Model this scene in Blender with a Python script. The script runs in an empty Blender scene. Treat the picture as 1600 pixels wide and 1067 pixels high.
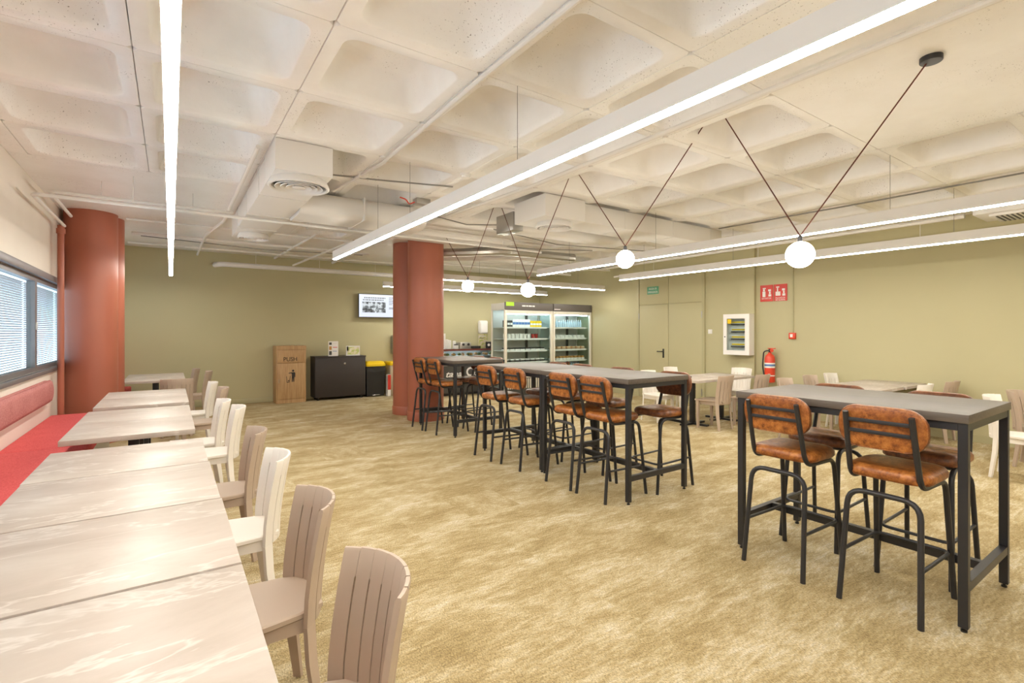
import bpy, bmesh, math, random
from mathutils import Vector, Matrix
random.seed(7)
PI = math.pi
scene = bpy.context.scene
COL = scene.collection

# ------------------------------------------------------------------ camera, world, exposure
FPX = math.sqrt((800 - 267) * (1925 - 800))          # focal length in px of the 1600 px frame
YAW = math.atan((800 - 267) / FPX)
cam = bpy.data.cameras.new('camera')
cam.sensor_width = 36.0
cam.lens = FPX / 1600 * 36.0
cam.shift_y = -15.5 / 1600
cam.clip_start = 0.02
camo = bpy.data.objects.new('camera', cam)
COL.objects.link(camo)
camo.location = (0, 0, 1.5)
camo.rotation_euler = (PI / 2, 0, -YAW)
scene.camera = camo

scene.view_settings.view_transform = 'Standard'
scene.view_settings.look = 'None'
scene.view_settings.gamma = 1.0
scene.view_settings.use_curve_mapping = False
scene.view_settings.exposure = 0.12
scene.cycles.max_bounces = 10
scene.cycles.diffuse_bounces = 7
scene.cycles.transparent_max_bounces = 16
scene.cycles.caustics_reflective = False
scene.cycles.caustics_refractive = False
scene.cycles.use_denoising = True

LAMP = 66.0          # emission of the linear diffusers
GLOBE = 26.0
LAMP_COL = (1.0, 0.945, 0.85)

world = bpy.data.worlds.new('world')
scene.world = world
world.use_nodes = True
bg = world.node_tree.nodes['Background']
bg.inputs['Color'].default_value = (0.66, 0.83, 1.0, 1)
bg.inputs['Strength'].default_value = 3.8

# ------------------------------------------------------------------ materials
def nt_mat(name):
    m = bpy.data.materials.new(name)
    m.use_nodes = True
    nt = m.node_tree
    return m, nt, nt.nodes['Principled BSDF']

def sset(b, **k):
    for n, v in k.items():
        n = n.replace('_', ' ')
        if n in b.inputs:
            b.inputs[n].default_value = v

def mat(name, col, rough=0.5, metal=0.0, spec=0.5, emit=None, es=0.0):
    m, nt, b = nt_mat(name)
    b.inputs['Base Color'].default_value = (*col, 1)
    b.inputs['Roughness'].default_value = rough
    b.inputs['Metallic'].default_value = metal
    b.inputs['Specular IOR Level'].default_value = spec
    if emit:
        b.inputs['Emission Color'].default_value = (*emit, 1)
        b.inputs['Emission Strength'].default_value = es
    return m

class N:
    """tiny node-building helper"""
    def __init__(s, nt):
        s.nt = nt
    def new(s, t, **k):
        n = s.nt.nodes.new(t)
        for a, v in k.items():
            setattr(n, a, v)
        return n
    def link(s, a, b):
        s.nt.links.new(a, b)
    def pos(s):
        return s.new('ShaderNodeNewGeometry').outputs['Position']
    def obj(s):
        return s.new('ShaderNodeTexCoord').outputs['Object']
    def mapping(s, src, scale=(1, 1, 1), loc=(0, 0, 0), rot=(0, 0, 0)):
        n = s.new('ShaderNodeMapping')
        n.inputs['Scale'].default_value = scale
        n.inputs['Location'].default_value = loc
        n.inputs['Rotation'].default_value = rot
        s.link(src, n.inputs['Vector'])
        return n.outputs['Vector']
    def noise(s, src, scale=5, detail=4, rough=0.55, dist=0.0):
        n = s.new('ShaderNodeTexNoise')
        n.inputs['Scale'].default_value = scale
        n.inputs['Detail'].default_value = detail
        n.inputs['Roughness'].default_value = rough
        n.inputs['Distortion'].default_value = dist
        if src is not None:
            s.link(src, n.inputs['Vector'])
        return n.outputs['Fac']
    def ramp(s, fac, stops):
        n = s.new('ShaderNodeValToRGB')
        e = n.color_ramp.elements
        while len(e) < len(stops):
            e.new(0.5)
        for i, (p, c) in enumerate(stops):
            e[i].position = p
            e[i].color = (*c, 1) if len(c) == 3 else c
        s.link(fac, n.inputs['Fac'])
        return n.outputs['Color']
    def mix(s, fac, a, b, mode='MIX'):
        n = s.new('ShaderNodeMix', data_type='RGBA', blend_type=mode)
        for inp, v in ((n.inputs[0], fac), (n.inputs[6], a), (n.inputs[7], b)):
            if isinstance(v, (int, float)):
                inp.default_value = v
            elif isinstance(v, tuple):
                inp.default_value = (*v, 1) if len(v) == 3 else v
            else:
                s.link(v, inp)
        return n.outputs[2]
    def math(s, op, a, b=None):
        n = s.new('ShaderNodeMath', operation=op)
        for i, v in enumerate((a, b)):
            if v is None:
                continue
            if isinstance(v, (int, float)):
                n.inputs[i].default_value = v
            else:
                s.link(v, n.inputs[i])
        return n.outputs[0]
    def bump(s, h, strength=0.3, dist=0.01):
        n = s.new('ShaderNodeBump')
        n.inputs['Strength'].default_value = strength
        n.inputs['Distance'].default_value = dist
        s.link(h, n.inputs['Height'])
        return n.outputs['Normal']

G = lambda v: (v, v, v)
M = {}

def build_materials():
    # ceiling: thick glossy white paint on pitted concrete
    m, nt, b = nt_mat('ceiling_paint'); n = N(nt); p = n.pos()
    pits = n.noise(p, 95, 2, 0.6)
    zone = n.noise(p, 1.7, 3, 0.6)
    pm = n.math('MULTIPLY', n.ramp(pits, [(0.665, G(0)), (0.70, G(1))]), n.ramp(zone, [(0.50, G(0)), (0.62, G(1))]))
    tone = n.ramp(n.noise(p, 3.0, 4, 0.6), [(0.3, (0.82, 0.80, 0.775)), (0.7, (0.88, 0.87, 0.855))])
    c = n.mix(pm, tone, (0.16, 0.13, 0.11))
    n.link(c, b.inputs['Base Color'])
    b.inputs['Roughness'].default_value = 0.38
    n.link(n.bump(n.noise(p, 22, 5, 0.6), 0.14, 0.01), b.inputs['Normal'])
    M['ceiling'] = m
    # plain painted walls
    def wall(name, c1, c2, rough=0.6):
        m, nt, b = nt_mat(name); n = N(nt); p = n.pos()
        n.link(n.ramp(n.noise(p, 1.3, 3, 0.5), [(0.3, c1), (0.7, c2)]), b.inputs['Base Color'])
        b.inputs['Roughness'].default_value = rough
        n.link(n.bump(n.noise(p, 160, 2, 0.5), 0.06, 0.004), b.inputs['Normal'])
        return m
    M['olive'] = wall('olive_paint', (0.475, 0.440, 0.262), (0.495, 0.458, 0.275))
    M['olive_trim'] = wall('olive_trim_paint', (0.435, 0.402, 0.238), (0.452, 0.418, 0.248), 0.5)
    M['cream_wall'] = wall('cream_paint', (0.74, 0.68, 0.60), (0.79, 0.73, 0.65))
    M['terracotta'] = wall('terracotta_paint', (0.350, 0.108, 0.062), (0.390, 0.122, 0.070), 0.45)
    # carpet: 0.5 m tiles with brushed two-tone pattern
    m, nt, b = nt_mat('carpet'); n = N(nt); p = n.pos()
    tile = n.new('ShaderNodeVectorMath', operation='SCALE'); tile.inputs['Scale'].default_value = 2.0
    n.link(p, tile.inputs[0])
    fl = n.new('ShaderNodeVectorMath', operation='FLOOR'); n.link(tile.outputs[0], fl.inputs[0])
    wn = n.new('ShaderNodeTexWhiteNoise', noise_dimensions='3D'); n.link(fl.outputs[0], wn.inputs['Vector'])
    off = n.new('ShaderNodeVectorMath', operation='SCALE'); off.inputs['Scale'].default_value = 0.05
    n.link(wn.outputs['Color'], off.inputs[0])
    add = n.new('ShaderNodeVectorMath', operation='ADD'); n.link(p, add.inputs[0]); n.link(off.outputs[0], add.inputs[1])
    a1 = n.noise(n.mapping(add.outputs[0], (0.9, 2.2, 1)), 1.6, 11, 0.76, 0.25)
    a2 = n.noise(n.mapping(add.outputs[0], (2.2, 0.9, 1)), 1.6, 11, 0.76, 0.25)
    st = n.noise(n.mapping(p, (3.5, 16, 1)), 3.0, 6, 0.7, 0.3)
    pat = n.mix(n.math('GREATER_THAN', wn.outputs['Value'], 0.965), a1, a2)
    pat = n.math('ADD', n.math('MULTIPLY', pat, 0.68), n.math('MULTIPLY', st, 0.32))
    base = n.ramp(pat, [(0.39, (0.310, 0.232, 0.110)), (0.48, (0.415, 0.325, 0.172)), (0.55, (0.525, 0.440, 0.275)), (0.64, (0.65, 0.60, 0.47))])
    loop = n.noise(n.mapping(p, (1, 0.55, 1), rot=(0, 0, 0.6)), 150, 2, 0.8)
    fine = n.ramp(loop, [(0.32, G(0.52)), (0.64, G(1.22))])
    c = n.mix(1.0, base, fine, 'MULTIPLY')
    n.link(c, b.inputs['Base Color'])
    sset(b, Roughness=0.95, Specular_IOR_Level=0.1)
    n.link(n.bump(loop, 0.5, 0.006), b.inputs['Normal'])
    M['carpet'] = m
    # cream marble laminate
    m, nt, b = nt_mat('marble_laminate'); n = N(nt)
    info = n.new('ShaderNodeObjectInfo')
    sh = n.new('ShaderNodeVectorMath', operation='ADD'); n.link(n.pos(), sh.inputs[0])
    cmb = n.new('ShaderNodeCombineXYZ'); n.link(n.math('MULTIPLY', info.outputs['Random'], 9.0), cmb.inputs[2])
    n.link(cmb.outputs[0], sh.inputs[1])
    v = n.mapping(sh.outputs[0], (1.0, 2.2, 1), rot=(0, 0, 0.5))
    cl = n.noise(v, 1.9, 9, 0.62, 0.45)
    base = n.ramp(cl, [(0.28, (0.395, 0.335, 0.285)), (0.46, (0.455, 0.395, 0.345)), (0.60, (0.50, 0.445, 0.395)), (0.78, (0.60, 0.555, 0.51))])
    vein = n.noise(n.mapping(sh.outputs[0], (0.8, 2.6, 1), rot=(0, 0, 0.42)), 1.3, 6, 0.6, 0.45)
    vm = n.ramp(n.math('ABSOLUTE', n.math('SUBTRACT', vein, 0.5)), [(0.0, G(1)), (0.018, G(0))])
    c = n.mix(n.math('MULTIPLY', vm, 0.5), base, (0.70, 0.665, 0.62))
    n.link(c, b.inputs['Base Color'])
    sset(b, Roughness=0.42, Specular_IOR_Level=0.35)
    M['marble'] = m
    # dark wood-grain bar top
    m, nt, b = nt_mat('dark_laminate'); n = N(nt)
    g = n.noise(n.mapping(n.pos(), (40, 2.2, 40)), 2.2, 5, 0.6)
    n.link(n.ramp(g, [(0.3, (0.090, 0.072, 0.058)), (0.7, (0.142, 0.117, 0.095))]), b.inputs['Base Color'])
    sset(b, Roughness=0.42)
    M['dark_top'] = m
    # distressed tan leather, turning dark brown towards the front
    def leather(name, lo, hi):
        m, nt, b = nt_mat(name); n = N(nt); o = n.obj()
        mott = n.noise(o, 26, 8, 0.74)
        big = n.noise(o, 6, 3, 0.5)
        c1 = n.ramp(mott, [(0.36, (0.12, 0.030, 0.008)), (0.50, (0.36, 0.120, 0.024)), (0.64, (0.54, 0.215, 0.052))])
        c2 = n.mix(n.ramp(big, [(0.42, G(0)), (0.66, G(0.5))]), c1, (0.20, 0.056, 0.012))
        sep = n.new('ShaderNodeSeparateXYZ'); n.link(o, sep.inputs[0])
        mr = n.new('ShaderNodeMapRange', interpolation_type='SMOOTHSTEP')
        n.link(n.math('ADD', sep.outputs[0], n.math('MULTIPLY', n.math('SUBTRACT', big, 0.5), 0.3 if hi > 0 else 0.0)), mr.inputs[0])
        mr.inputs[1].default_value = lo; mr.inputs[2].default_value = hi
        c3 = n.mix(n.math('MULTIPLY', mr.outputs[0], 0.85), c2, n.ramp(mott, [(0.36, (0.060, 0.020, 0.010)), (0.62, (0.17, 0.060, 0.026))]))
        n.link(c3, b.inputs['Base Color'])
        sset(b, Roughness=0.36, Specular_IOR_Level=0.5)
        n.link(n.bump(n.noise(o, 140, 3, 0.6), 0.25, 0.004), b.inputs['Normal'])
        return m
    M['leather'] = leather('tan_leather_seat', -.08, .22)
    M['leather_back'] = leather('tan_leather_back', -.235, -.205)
    # upholstery
    def cloth(name, c1, c2, sc=260, bs=0.5):
        m, nt, b = nt_mat(name); n = N(nt); p = n.pos()
        f = n.noise(p, sc, 3, 0.7)
        l = n.noise(p, 3.5, 4, 0.6)
        c = n.mix(n.ramp(l, [(0.35, G(0)), (0.7, G(0.35))]), n.ramp(f, [(0.35, c1), (0.65, c2)]), c2)
        n.link(c, b.inputs['Base Color'])
        sset(b, Roughness=0.92, Specular_IOR_Level=0.15)
        n.link(n.bump(f, bs, 0.004), b.inputs['Normal'])
        return m
    M['red_cloth'] = cloth('red_upholstery', (0.50, 0.065, 0.070), (0.70, 0.14, 0.135), 120, 0.3)
    M['pink_cloth'] = cloth('pink_tweed', (0.30, 0.085, 0.085), (0.58, 0.27, 0.25), 150, 0.5)
    # oak board
    m, nt, b = nt_mat('oak_board'); n = N(nt)
    g = n.noise(n.mapping(n.obj(), (14, 14, 1.1)), 2.6, 6, 0.6, 0.3)
    n.link(n.ramp(g, [(0.3, (0.40, 0.235, 0.10)), (0.7, (0.56, 0.37, 0.185))]), b.inputs['Base Color'])
    sset(b, Roughness=0.5)
    M['oak'] = m
    M['resin_white'] = mat('white_resin', (0.80, 0.76, 0.70), 0.42)
    M['resin_taupe'] = mat('taupe_resin', (0.45, 0.355, 0.275), 0.45)
    M['black_metal'] = mat('black_powder_coat', (0.022, 0.022, 0.025), 0.38)
    M['black_plastic'] = mat('black_plastic', (0.016, 0.016, 0.017), 0.35)
    M['cord'] = mat('dark_red_cord', (0.11, 0.026, 0.017), 0.7)
    M['white_metal'] = mat('white_painted_metal', (0.78, 0.77, 0.75), 0.4)
    M['duct'] = mat('white_duct_paint', (0.74, 0.72, 0.69), 0.42)
    M['grey_cable'] = mat('grey_cable', (0.26, 0.25, 0.24), 0.6)
    M['alu'] = mat('window_aluminium', (0.23, 0.23, 0.24), 0.42, 0.5)
    M['alu_light'] = mat('light_aluminium', (0.62, 0.60, 0.56), 0.35, 0.3)
    M['chrome'] = mat('chrome', (0.75, 0.75, 0.76), 0.18, 1.0)
    M['steel'] = mat('brushed_steel', (0.45, 0.44, 0.42), 0.32, 0.9)
    M['dark_cab'] = mat('dark_brown_board', (0.034, 0.026, 0.023), 0.5)
    M['charcoal'] = mat('charcoal_panel', (0.062, 0.060, 0.056), 0.5)
    M['header'] = mat('taupe_grey_header', (0.12, 0.105, 0.095), 0.5)
    M['cream_frame'] = mat('cream_frame', (0.70, 0.66, 0.56), 0.4)
    M['yellow'] = mat('yellow_plastic', (0.80, 0.54, 0.0), 0.45)
    M['lime'] = mat('lime_plastic', (0.42, 0.72, 0.03), 0.45)
    M['red'] = mat('signal_red', (0.60, 0.035, 0.02), 0.4)
    M['orange_red'] = mat('extinguisher_red', (0.66, 0.06, 0.025), 0.3)
    M['white'] = mat('white_print', (0.82, 0.80, 0.77), 0.5)
    M['black'] = mat('black_print', (0.012, 0.012, 0.012), 0.5)
    M['green_sign'] = mat('green_sign', (0.09, 0.34, 0.20), 0.5)
    M['red_shelf'] = mat('dark_red_edge', (0.16, 0.035, 0.022), 0.35)
    M['beige'] = mat('beige_board', (0.50, 0.41, 0.27), 0.5)
    M['bread'] = mat('baked_bread', (0.52, 0.27, 0.075), 0.6)
    M['wood_tray'] = mat('kraft_paper', (0.46, 0.30, 0.16), 0.7)
    M['salad'] = mat('salad_green', (0.14, 0.17, 0.04), 0.6)
    M['blue'] = mat('blue_print', (0.10, 0.20, 0.45), 0.5)
    M['amber'] = mat('amber_drink', (0.34, 0.09, 0.015), 0.2)
    M['berry'] = mat('red_drink', (0.34, 0.02, 0.02), 0.2)
    M['clearish'] = mat('clear_bottle', (0.42, 0.52, 0.58), 0.12)
    M['diffuser'] = mat('lamp_diffuser', (0.9, 0.9, 0.88), 0.5, emit=LAMP_COL, es=LAMP)
    M['globe'] = mat('opal_globe', (0.95, 0.94, 0.92), 0.3, emit=(1.0, 0.90, 0.76), es=GLOBE)
    M['fridge_led'] = mat('fridge_led', (0.9, 0.9, 0.9), 0.5, emit=(0.74, 0.90, 1.0), es=20.0)
    M['blind'] = mat('venetian_blind', (0.62, 0.64, 0.67), 0.5)
    # thin clear glass
    m = bpy.data.materials.new('clear_glass'); m.use_nodes = True; nt = m.node_tree; n = N(nt)
    nt.nodes.remove(nt.nodes['Principled BSDF'])
    tr = n.new('ShaderNodeBsdfTransparent'); tr.inputs['Color'].default_value = (0.90, 0.95, 0.95, 1)
    gl = n.new('ShaderNodeBsdfGlossy'); gl.inputs['Roughness'].default_value = 0.04
    lw = n.new('ShaderNodeLayerWeight'); lw.inputs['Blend'].default_value = 0.5
    fac = n.math('ADD', n.math('MULTIPLY', n.math('POWER', lw.outputs['Facing'], 5.0), 0.35), 0.02)
    mx = n.new('ShaderNodeMixShader')
    n.link(fac, mx.inputs[0]); n.link(tr.outputs[0], mx.inputs[1]); n.link(gl.outputs[0], mx.inputs[2])
    n.link(mx.outputs[0], nt.nodes['Material Output'].inputs['Surface'])
    M['glass'] = m
    # television screen (gives off light): white page with a grey photograph block
    m, nt, b = nt_mat('screen_page'); n = N(nt)
    sset(b, Roughness=0.25)
    b.inputs['Base Color'].default_value = (0.02, 0.02, 0.02, 1)
    b.inputs['Emission Color'].default_value = (0.80, 0.86, 1.0, 1)
    b.inputs['Emission Strength'].default_value = 0.92
    M['screen'] = m
    m, nt, b = nt_mat('screen_photo'); n = N(nt); o = n.obj()
    f = n.noise(o, 9, 3, 0.6)
    c = n.ramp(f, [(0.40, (0.03, 0.035, 0.04)), (0.50, (0.20, 0.23, 0.25)), (0.58, (0.70, 0.76, 0.80))])
    b.inputs['Base Color'].default_value = (0.02, 0.02, 0.02, 1)
    n.link(c, b.inputs['Emission Color']); b.inputs['Emission Strength'].default_value = 0.9
    M['screen_photo'] = m
    M['screen_ink'] = mat('screen_ink', (0.02, 0.02, 0.02), 0.3, emit=(0.25, 0.28, 0.30), es=0.8)
    # printed poster tones
    m, nt, b = nt_mat('flyer_print'); n = N(nt); o = n.obj()
    f = n.noise(o, 14, 2, 0.5)
    n.link(n.ramp(f, [(0.42, (0.55, 0.62, 0.20)), (0.52, (0.78, 0.72, 0.42)), (0.62, (0.80, 0.76, 0.66))]), b.inputs['Base Color'])
    M['flyer'] = m
    m, nt, b = nt_mat('flyer_orange_print'); n = N(nt); o = n.obj()
    f = n.noise(o, 12, 2, 0.5)
    n.link(n.ramp(f, [(0.42, (0.78, 0.38, 0.16)), (0.52, (0.80, 0.62, 0.40)), (0.62, (0.82, 0.74, 0.62))]), b.inputs['Base Color'])
    M['flyer_orange'] = m
build_materials()

# ------------------------------------------------------------------ mesh helpers
def box(bm, x0, x1, y0, y1, z0, z1, bev=0.0, seg=2):
    co = [(x, y, z) for z in (z0, z1) for y in (y0, y1) for x in (x0, x1)]
    v = [bm.verts.new(c) for c in co]
    fs = [bm.faces.new([v[i] for i in q]) for q in
          ((0, 2, 3, 1), (4, 5, 7, 6), (0, 1, 5, 4), (2, 6, 7, 3), (0, 4, 6, 2), (1, 3, 7, 5))]
    if bev > 0:
        es = list({e for f in fs for e in f.edges})
        bmesh.ops.bevel(bm, geom=es, offset=bev, segments=seg, profile=0.5, affect='EDGES')
    return bm

def loft(bm, rings, cap0=True, cap1=True, closed=True):
    vr = [[bm.verts.new(p) for p in r] for r in rings]
    n = len(rings[0])
    for a, b in zip(vr, vr[1:]):
        for i in range(n if closed else n - 1):
            j = (i + 1) % n
            bm.faces.new((a[i], a[j], b[j], b[i]))
    if cap0 and closed:
        bm.faces.new(list(reversed(vr[0])))
    if cap1 and closed:
        bm.faces.new(vr[-1])
    return bm

def tube(bm, pts, r, seg=8, r1=None, square=False):
    pts = [Vector(p) for p in pts]
    t = [(pts[min(i + 1, len(pts) - 1)] - pts[max(i - 1, 0)]).normalized() for i in range(len(pts))]
    up = Vector((0, 0, 1)) if abs(t[0].z) < 0.9 else Vector((0, 1, 0))
    u = t[0].cross(up).normalized()
    rings = []
    for i, p in enumerate(pts):
        u = (u - t[i] * u.dot(t[i])).normalized()
        w = t[i].cross(u)
        k = r if r1 is None else r + (r1 - r) * i / max(1, len(pts) - 1)
        rings.append([p + (u * math.cos(a) + w * math.sin(a)) * k
                      for a in (2 * PI * (q + (0.5 if square else 0)) / seg for q in range(seg))])
    return loft(bm, rings)

def bend(pts, rad=0.05, n=4):
    """round the corners of a polyline"""
    pts = [Vector(p) for p in pts]
    out = [pts[0]]
    for a, b, c in zip(pts, pts[1:], pts[2:]):
        d1, d2 = (a - b), (c - b)
        k = min(rad, d1.length * 0.45, d2.length * 0.45)
        p, q = b + d1.normalized() * k, b + d2.normalized() * k
        for i in range(n + 1):
            s = i / n
            out.append(p * (1 - s) ** 2 + b * 2 * s * (1 - s) + q * s * s)
    out.append(pts[-1])
    return out

def lathe(bm, prof, seg=24, c=(0, 0), cap=True):
    rings = [[(c[0] + r * math.cos(2 * PI * i / seg), c[1] + r * math.sin(2 * PI * i / seg), z)
              for i in range(seg)] for r, z in prof]
    return loft(bm, rings, cap, cap)

def rrect(w, h, r, n=4):
    """rounded rectangle outline, counter-clockwise"""
    r = min(r, w / 2 - 1e-4, h / 2 - 1e-4)
    out = []
    for cx, cy, a0 in ((w / 2 - r, h / 2 - r, 0), (-w / 2 + r, h / 2 - r, PI / 2),
                       (-w / 2 + r, -h / 2 + r, PI), (w / 2 - r, -h / 2 + r, 1.5 * PI)):
        for i in range(n + 1):
            a = a0 + PI / 2 * i / n
            out.append((cx + r * math.cos(a), cy + r * math.sin(a)))
    return out

def mesh_of(bm, name, smooth=35):
    bmesh.ops.recalc_face_normals(bm, faces=bm.faces)
    me = bpy.data.meshes.new(name)
    bm.to_mesh(me)
    bm.free()
    if smooth:
        for p in me.polygons:
            p.use_smooth = True
        me.set_sharp_from_angle(angle=math.radians(smooth))
    return me

def obj(name, bm, m, parent=None, loc=None, smooth=35):
    me = bm if isinstance(bm, bpy.types.Mesh) else mesh_of(bm, name, smooth)
    if m is not None and not me.materials:
        me.materials.append(M[m] if isinstance(m, str) else m)
    o = bpy.data.objects.new(name, me)
    COL.objects.link(o)
    if parent:
        o.parent = parent
    if loc:
        o.location = loc
    return o

def B(*a, **k):
    return box(bmesh.new(), *a, **k)

def T(*a, **k):
    return tube(bmesh.new(), *a, **k)

def L(*a, **k):
    return lathe(bmesh.new(), *a, **k)

def tag(o, label, cat, group=None):
    o['label'] = label
    o['category'] = cat
    if group:
        o['group'] = group
    return o

def thing(name, label, cat, loc=(0, 0, 0), rotz=0.0, group=None):
    o = bpy.data.objects.new(name, None)
    o.empty_display_size = 0.1
    COL.objects.link(o)
    o.location = loc
    o.rotation_euler = (0, 0, rotz)
    return tag(o, label, cat, group)

def struct(name, bm, m, parent=None, smooth=35):
    o = obj(name, bm, m, parent, smooth=smooth)
    if parent is None:
        o['kind'] = 'structure'
    return o

last_dup = [None]
def dup(root, loc, rotz=0.0, label=None, group=None):
    r = root.copy()
    COL.objects.link(r)
    r.location = loc
    r.rotation_euler = (0, 0, rotz)
    if label:
        r['label'] = label
    if group:
        r['group'] = group
    for ch in list(root.children):
        c = ch.copy()
        COL.objects.link(c)
        c.parent = r
        for g in ch.children:
            d = g.copy()
            COL.objects.link(d)
            d.parent = c
    last_dup[0] = r
    return r

def text_mesh(s, size, face, origin, align='CENTER', shear=0.0, bold=0.0, width=None, depth=0.0015):
    """flat lettering as a mesh; face 'back' looks along -Y, 'right' along -X"""
    cu = bpy.data.curves.new('lettering', 'FONT')
    cu.body = s
    cu.size = size
    cu.align_x = align
    cu.align_y = 'CENTER'
    cu.shear = shear
    cu.offset = bold
    cu.extrude = depth
    cu.resolution_u = 3
    o = bpy.data.objects.new('lettering', cu)
    COL.objects.link(o)
    bpy.context.view_layer.update()
    me = bpy.data.meshes.new_from_object(o.evaluated_get(bpy.context.evaluated_depsgraph_get()))
    bpy.data.objects.remove(o)
    xs = [v.co.x for v in me.vertices]
    k = width / (max(xs) - min(xs)) if width else 1.0
    for v in me.vertices:
        x, y, z = v.co.x * k, v.co.y, v.co.z
        v.co = (origin[0] + x, origin[1] - z, origin[2] + y) if face == 'back' else \
               (origin[0] - z, origin[1] - x, origin[2] + y)
    return me

# ------------------------------------------------------------------ room shell
XL, XR, YB, YF, ZC = -1.2, 9.0, 11.65, -3.6, 3.1
struct('floor', B(XL - .2, XR + .2, YF - .2, YB + .2, -0.1, 0), 'carpet', smooth=0)
struct('wall_back', B(XL - .2, XR + .2, YB, YB + .2, 0, 3.56), 'olive', smooth=0)
struct('wall_right', B(XR, XR + .2, YF, YB, 0, 3.56), 'olive', smooth=0)
struct('wall_front', B(XL - .2, XR + .2, YF - .2, YF, 0, 3.56), 'cream_wall', smooth=0)
WZ0, WZ1 = 1.06, 2.10
WIN = (-3.2, 10.9)
bm = bmesh.new()
box(bm, XL - .2, XL, YF, YB, 0, WZ0)
box(bm, XL - .2, XL, YF, YB, WZ1, 3.56)
box(bm, XL - .2, XL, YF, WIN[0], WZ0, WZ1)
box(bm, XL - .2, XL, WIN[1], YB, WZ0, WZ1)
struct('wall_left', bm, 'cream_wall', smooth=0)
# small pilaster on the right wall
struct('trim_2', B(XR - .06, XR, 5.04, 5.33, 0, ZC), 'olive', smooth=0)
struct('baseboard_back', B(XL, XR, YB - .015, YB, 0, .10, bev=.003), 'olive_trim')
bm = bmesh.new()
box(bm, XR - .015, XR, YF, 5.04, 0, .10)
box(bm, XR - .015, XR, 5.33, 6.1, 0, .10)
box(bm, XR - .015, XR, 7.88, YB, 0, .10)
struct('baseboard_right', bm, 'olive_trim')

# ceiling: waffle slab, one child per coffer
ceil = struct('ceiling', B(XL - .2, XR + .2, YF - .2, YB + .2, 3.42, 3.56), 'ceiling', smooth=0)
P = 0.882
GX = [-1.062 + P * k for k in range(12)]
GY = [0.0 + 0.88 * j for j in range(0, 12)]
def coffer_mesh():
    bm = bmesh.new()
    h = P / 2 - 0.0022
    n = 5
    op = rrect(0.70, 0.70, 0.085, n)
    outer = []
    for x, y in op:
        s = h / max(abs(x), abs(y))
        outer.append((max(-h, min(h, x * s)), max(-h, min(h, y * s))))
    # push the ring's diagonal points to the square's corners
    for q in range(4):
        i = q * (n + 1) + n // 2
        for k in (i, i + 1):
            x, y = op[k]
        a, b = op[i], op[i + 1]
    for q, (sx, sy) in enumerate(((1, 1), (-1, 1), (-1, -1), (1, -1))):
        i = q * (n + 1)
        cx, cy = sx * h, sy * h
        for k in range(n + 1):
            t = k / n
            x, y = op[i + k]
            if q in (0, 2):
                outer[i + k] = (cx, y * (1 - 2 * t) + cy * 2 * t) if t < .5 else (cx + (x - cx) * (2 * t - 1), cy)
            else:
                outer[i + k] = (x + (cx - x) * 2 * t, cy) if t < .5 else (cx, cy + (y - cy) * (2 * t - 1))
    ring = lambda pts, z: [(x, y, z) for x, y in pts]
    rr_ = lambda w, r, z: ring(rrect(w, w, r, n), z)
    rings = [ring(outer, 0.318), ring(outer, 0.004),
             [(x * 0.996, y * 0.996, 0.0) for x, y in outer],
             rr_(0.722, .09, 0.0), rr_(0.706, .09, 0.008), rr_(0.688, .095, 0.05), rr_(0.655, .10, 0.14),
             rr_(0.615, .105, 0.22), rr_(0.545, .10, 0.268), rr_(0.40, .09, 0.282)]
    loft(bm, rings, cap0=False, cap1=True)
    return mesh_of(bm, 'coffer', 50)
CM = coffer_mesh()
CM.materials.append(M['ceiling'])
used = set()
for i in range(11):
    for j in range(11):
        x, y = (GX[i] + GX[i + 1]) / 2, GY[j] + 0.44
        if y > 9.0:
            continue
        if 2.47 < x < 5.11 and y < 1.76:
            continue                                  # solid head round a column outside the frame
        if x < 1.58 and y > 6.16:
            continue                                  # solid head round the left column
        if 2.46 < x < 5.11 and y > 6.16:
            continue                                  # solid head round the middle column
        used.add((i, j))
        o = obj('coffer', CM, None, ceil, loc=(x, y, ZC))
def flat(x0, x1, y0, y1):
    obj('flat_slab', B(x0 + .002, x1 - .002, y0 + .002, y1 - .002, ZC, 3.42), 'ceiling', ceil, smooth=0)
flat(XL, XR, YF, 0.0)
flat(XL, GX[0], 0, 6.16)
flat(GX[11], XR, 0, 8.80)
flat(GX[4], GX[7], 0, 1.76)
flat(XL, GX[3], 6.16, 8.80)
flat(GX[4], GX[7], 6.16, 8.80)
flat(XL, XR, 8.80, YB)

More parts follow.
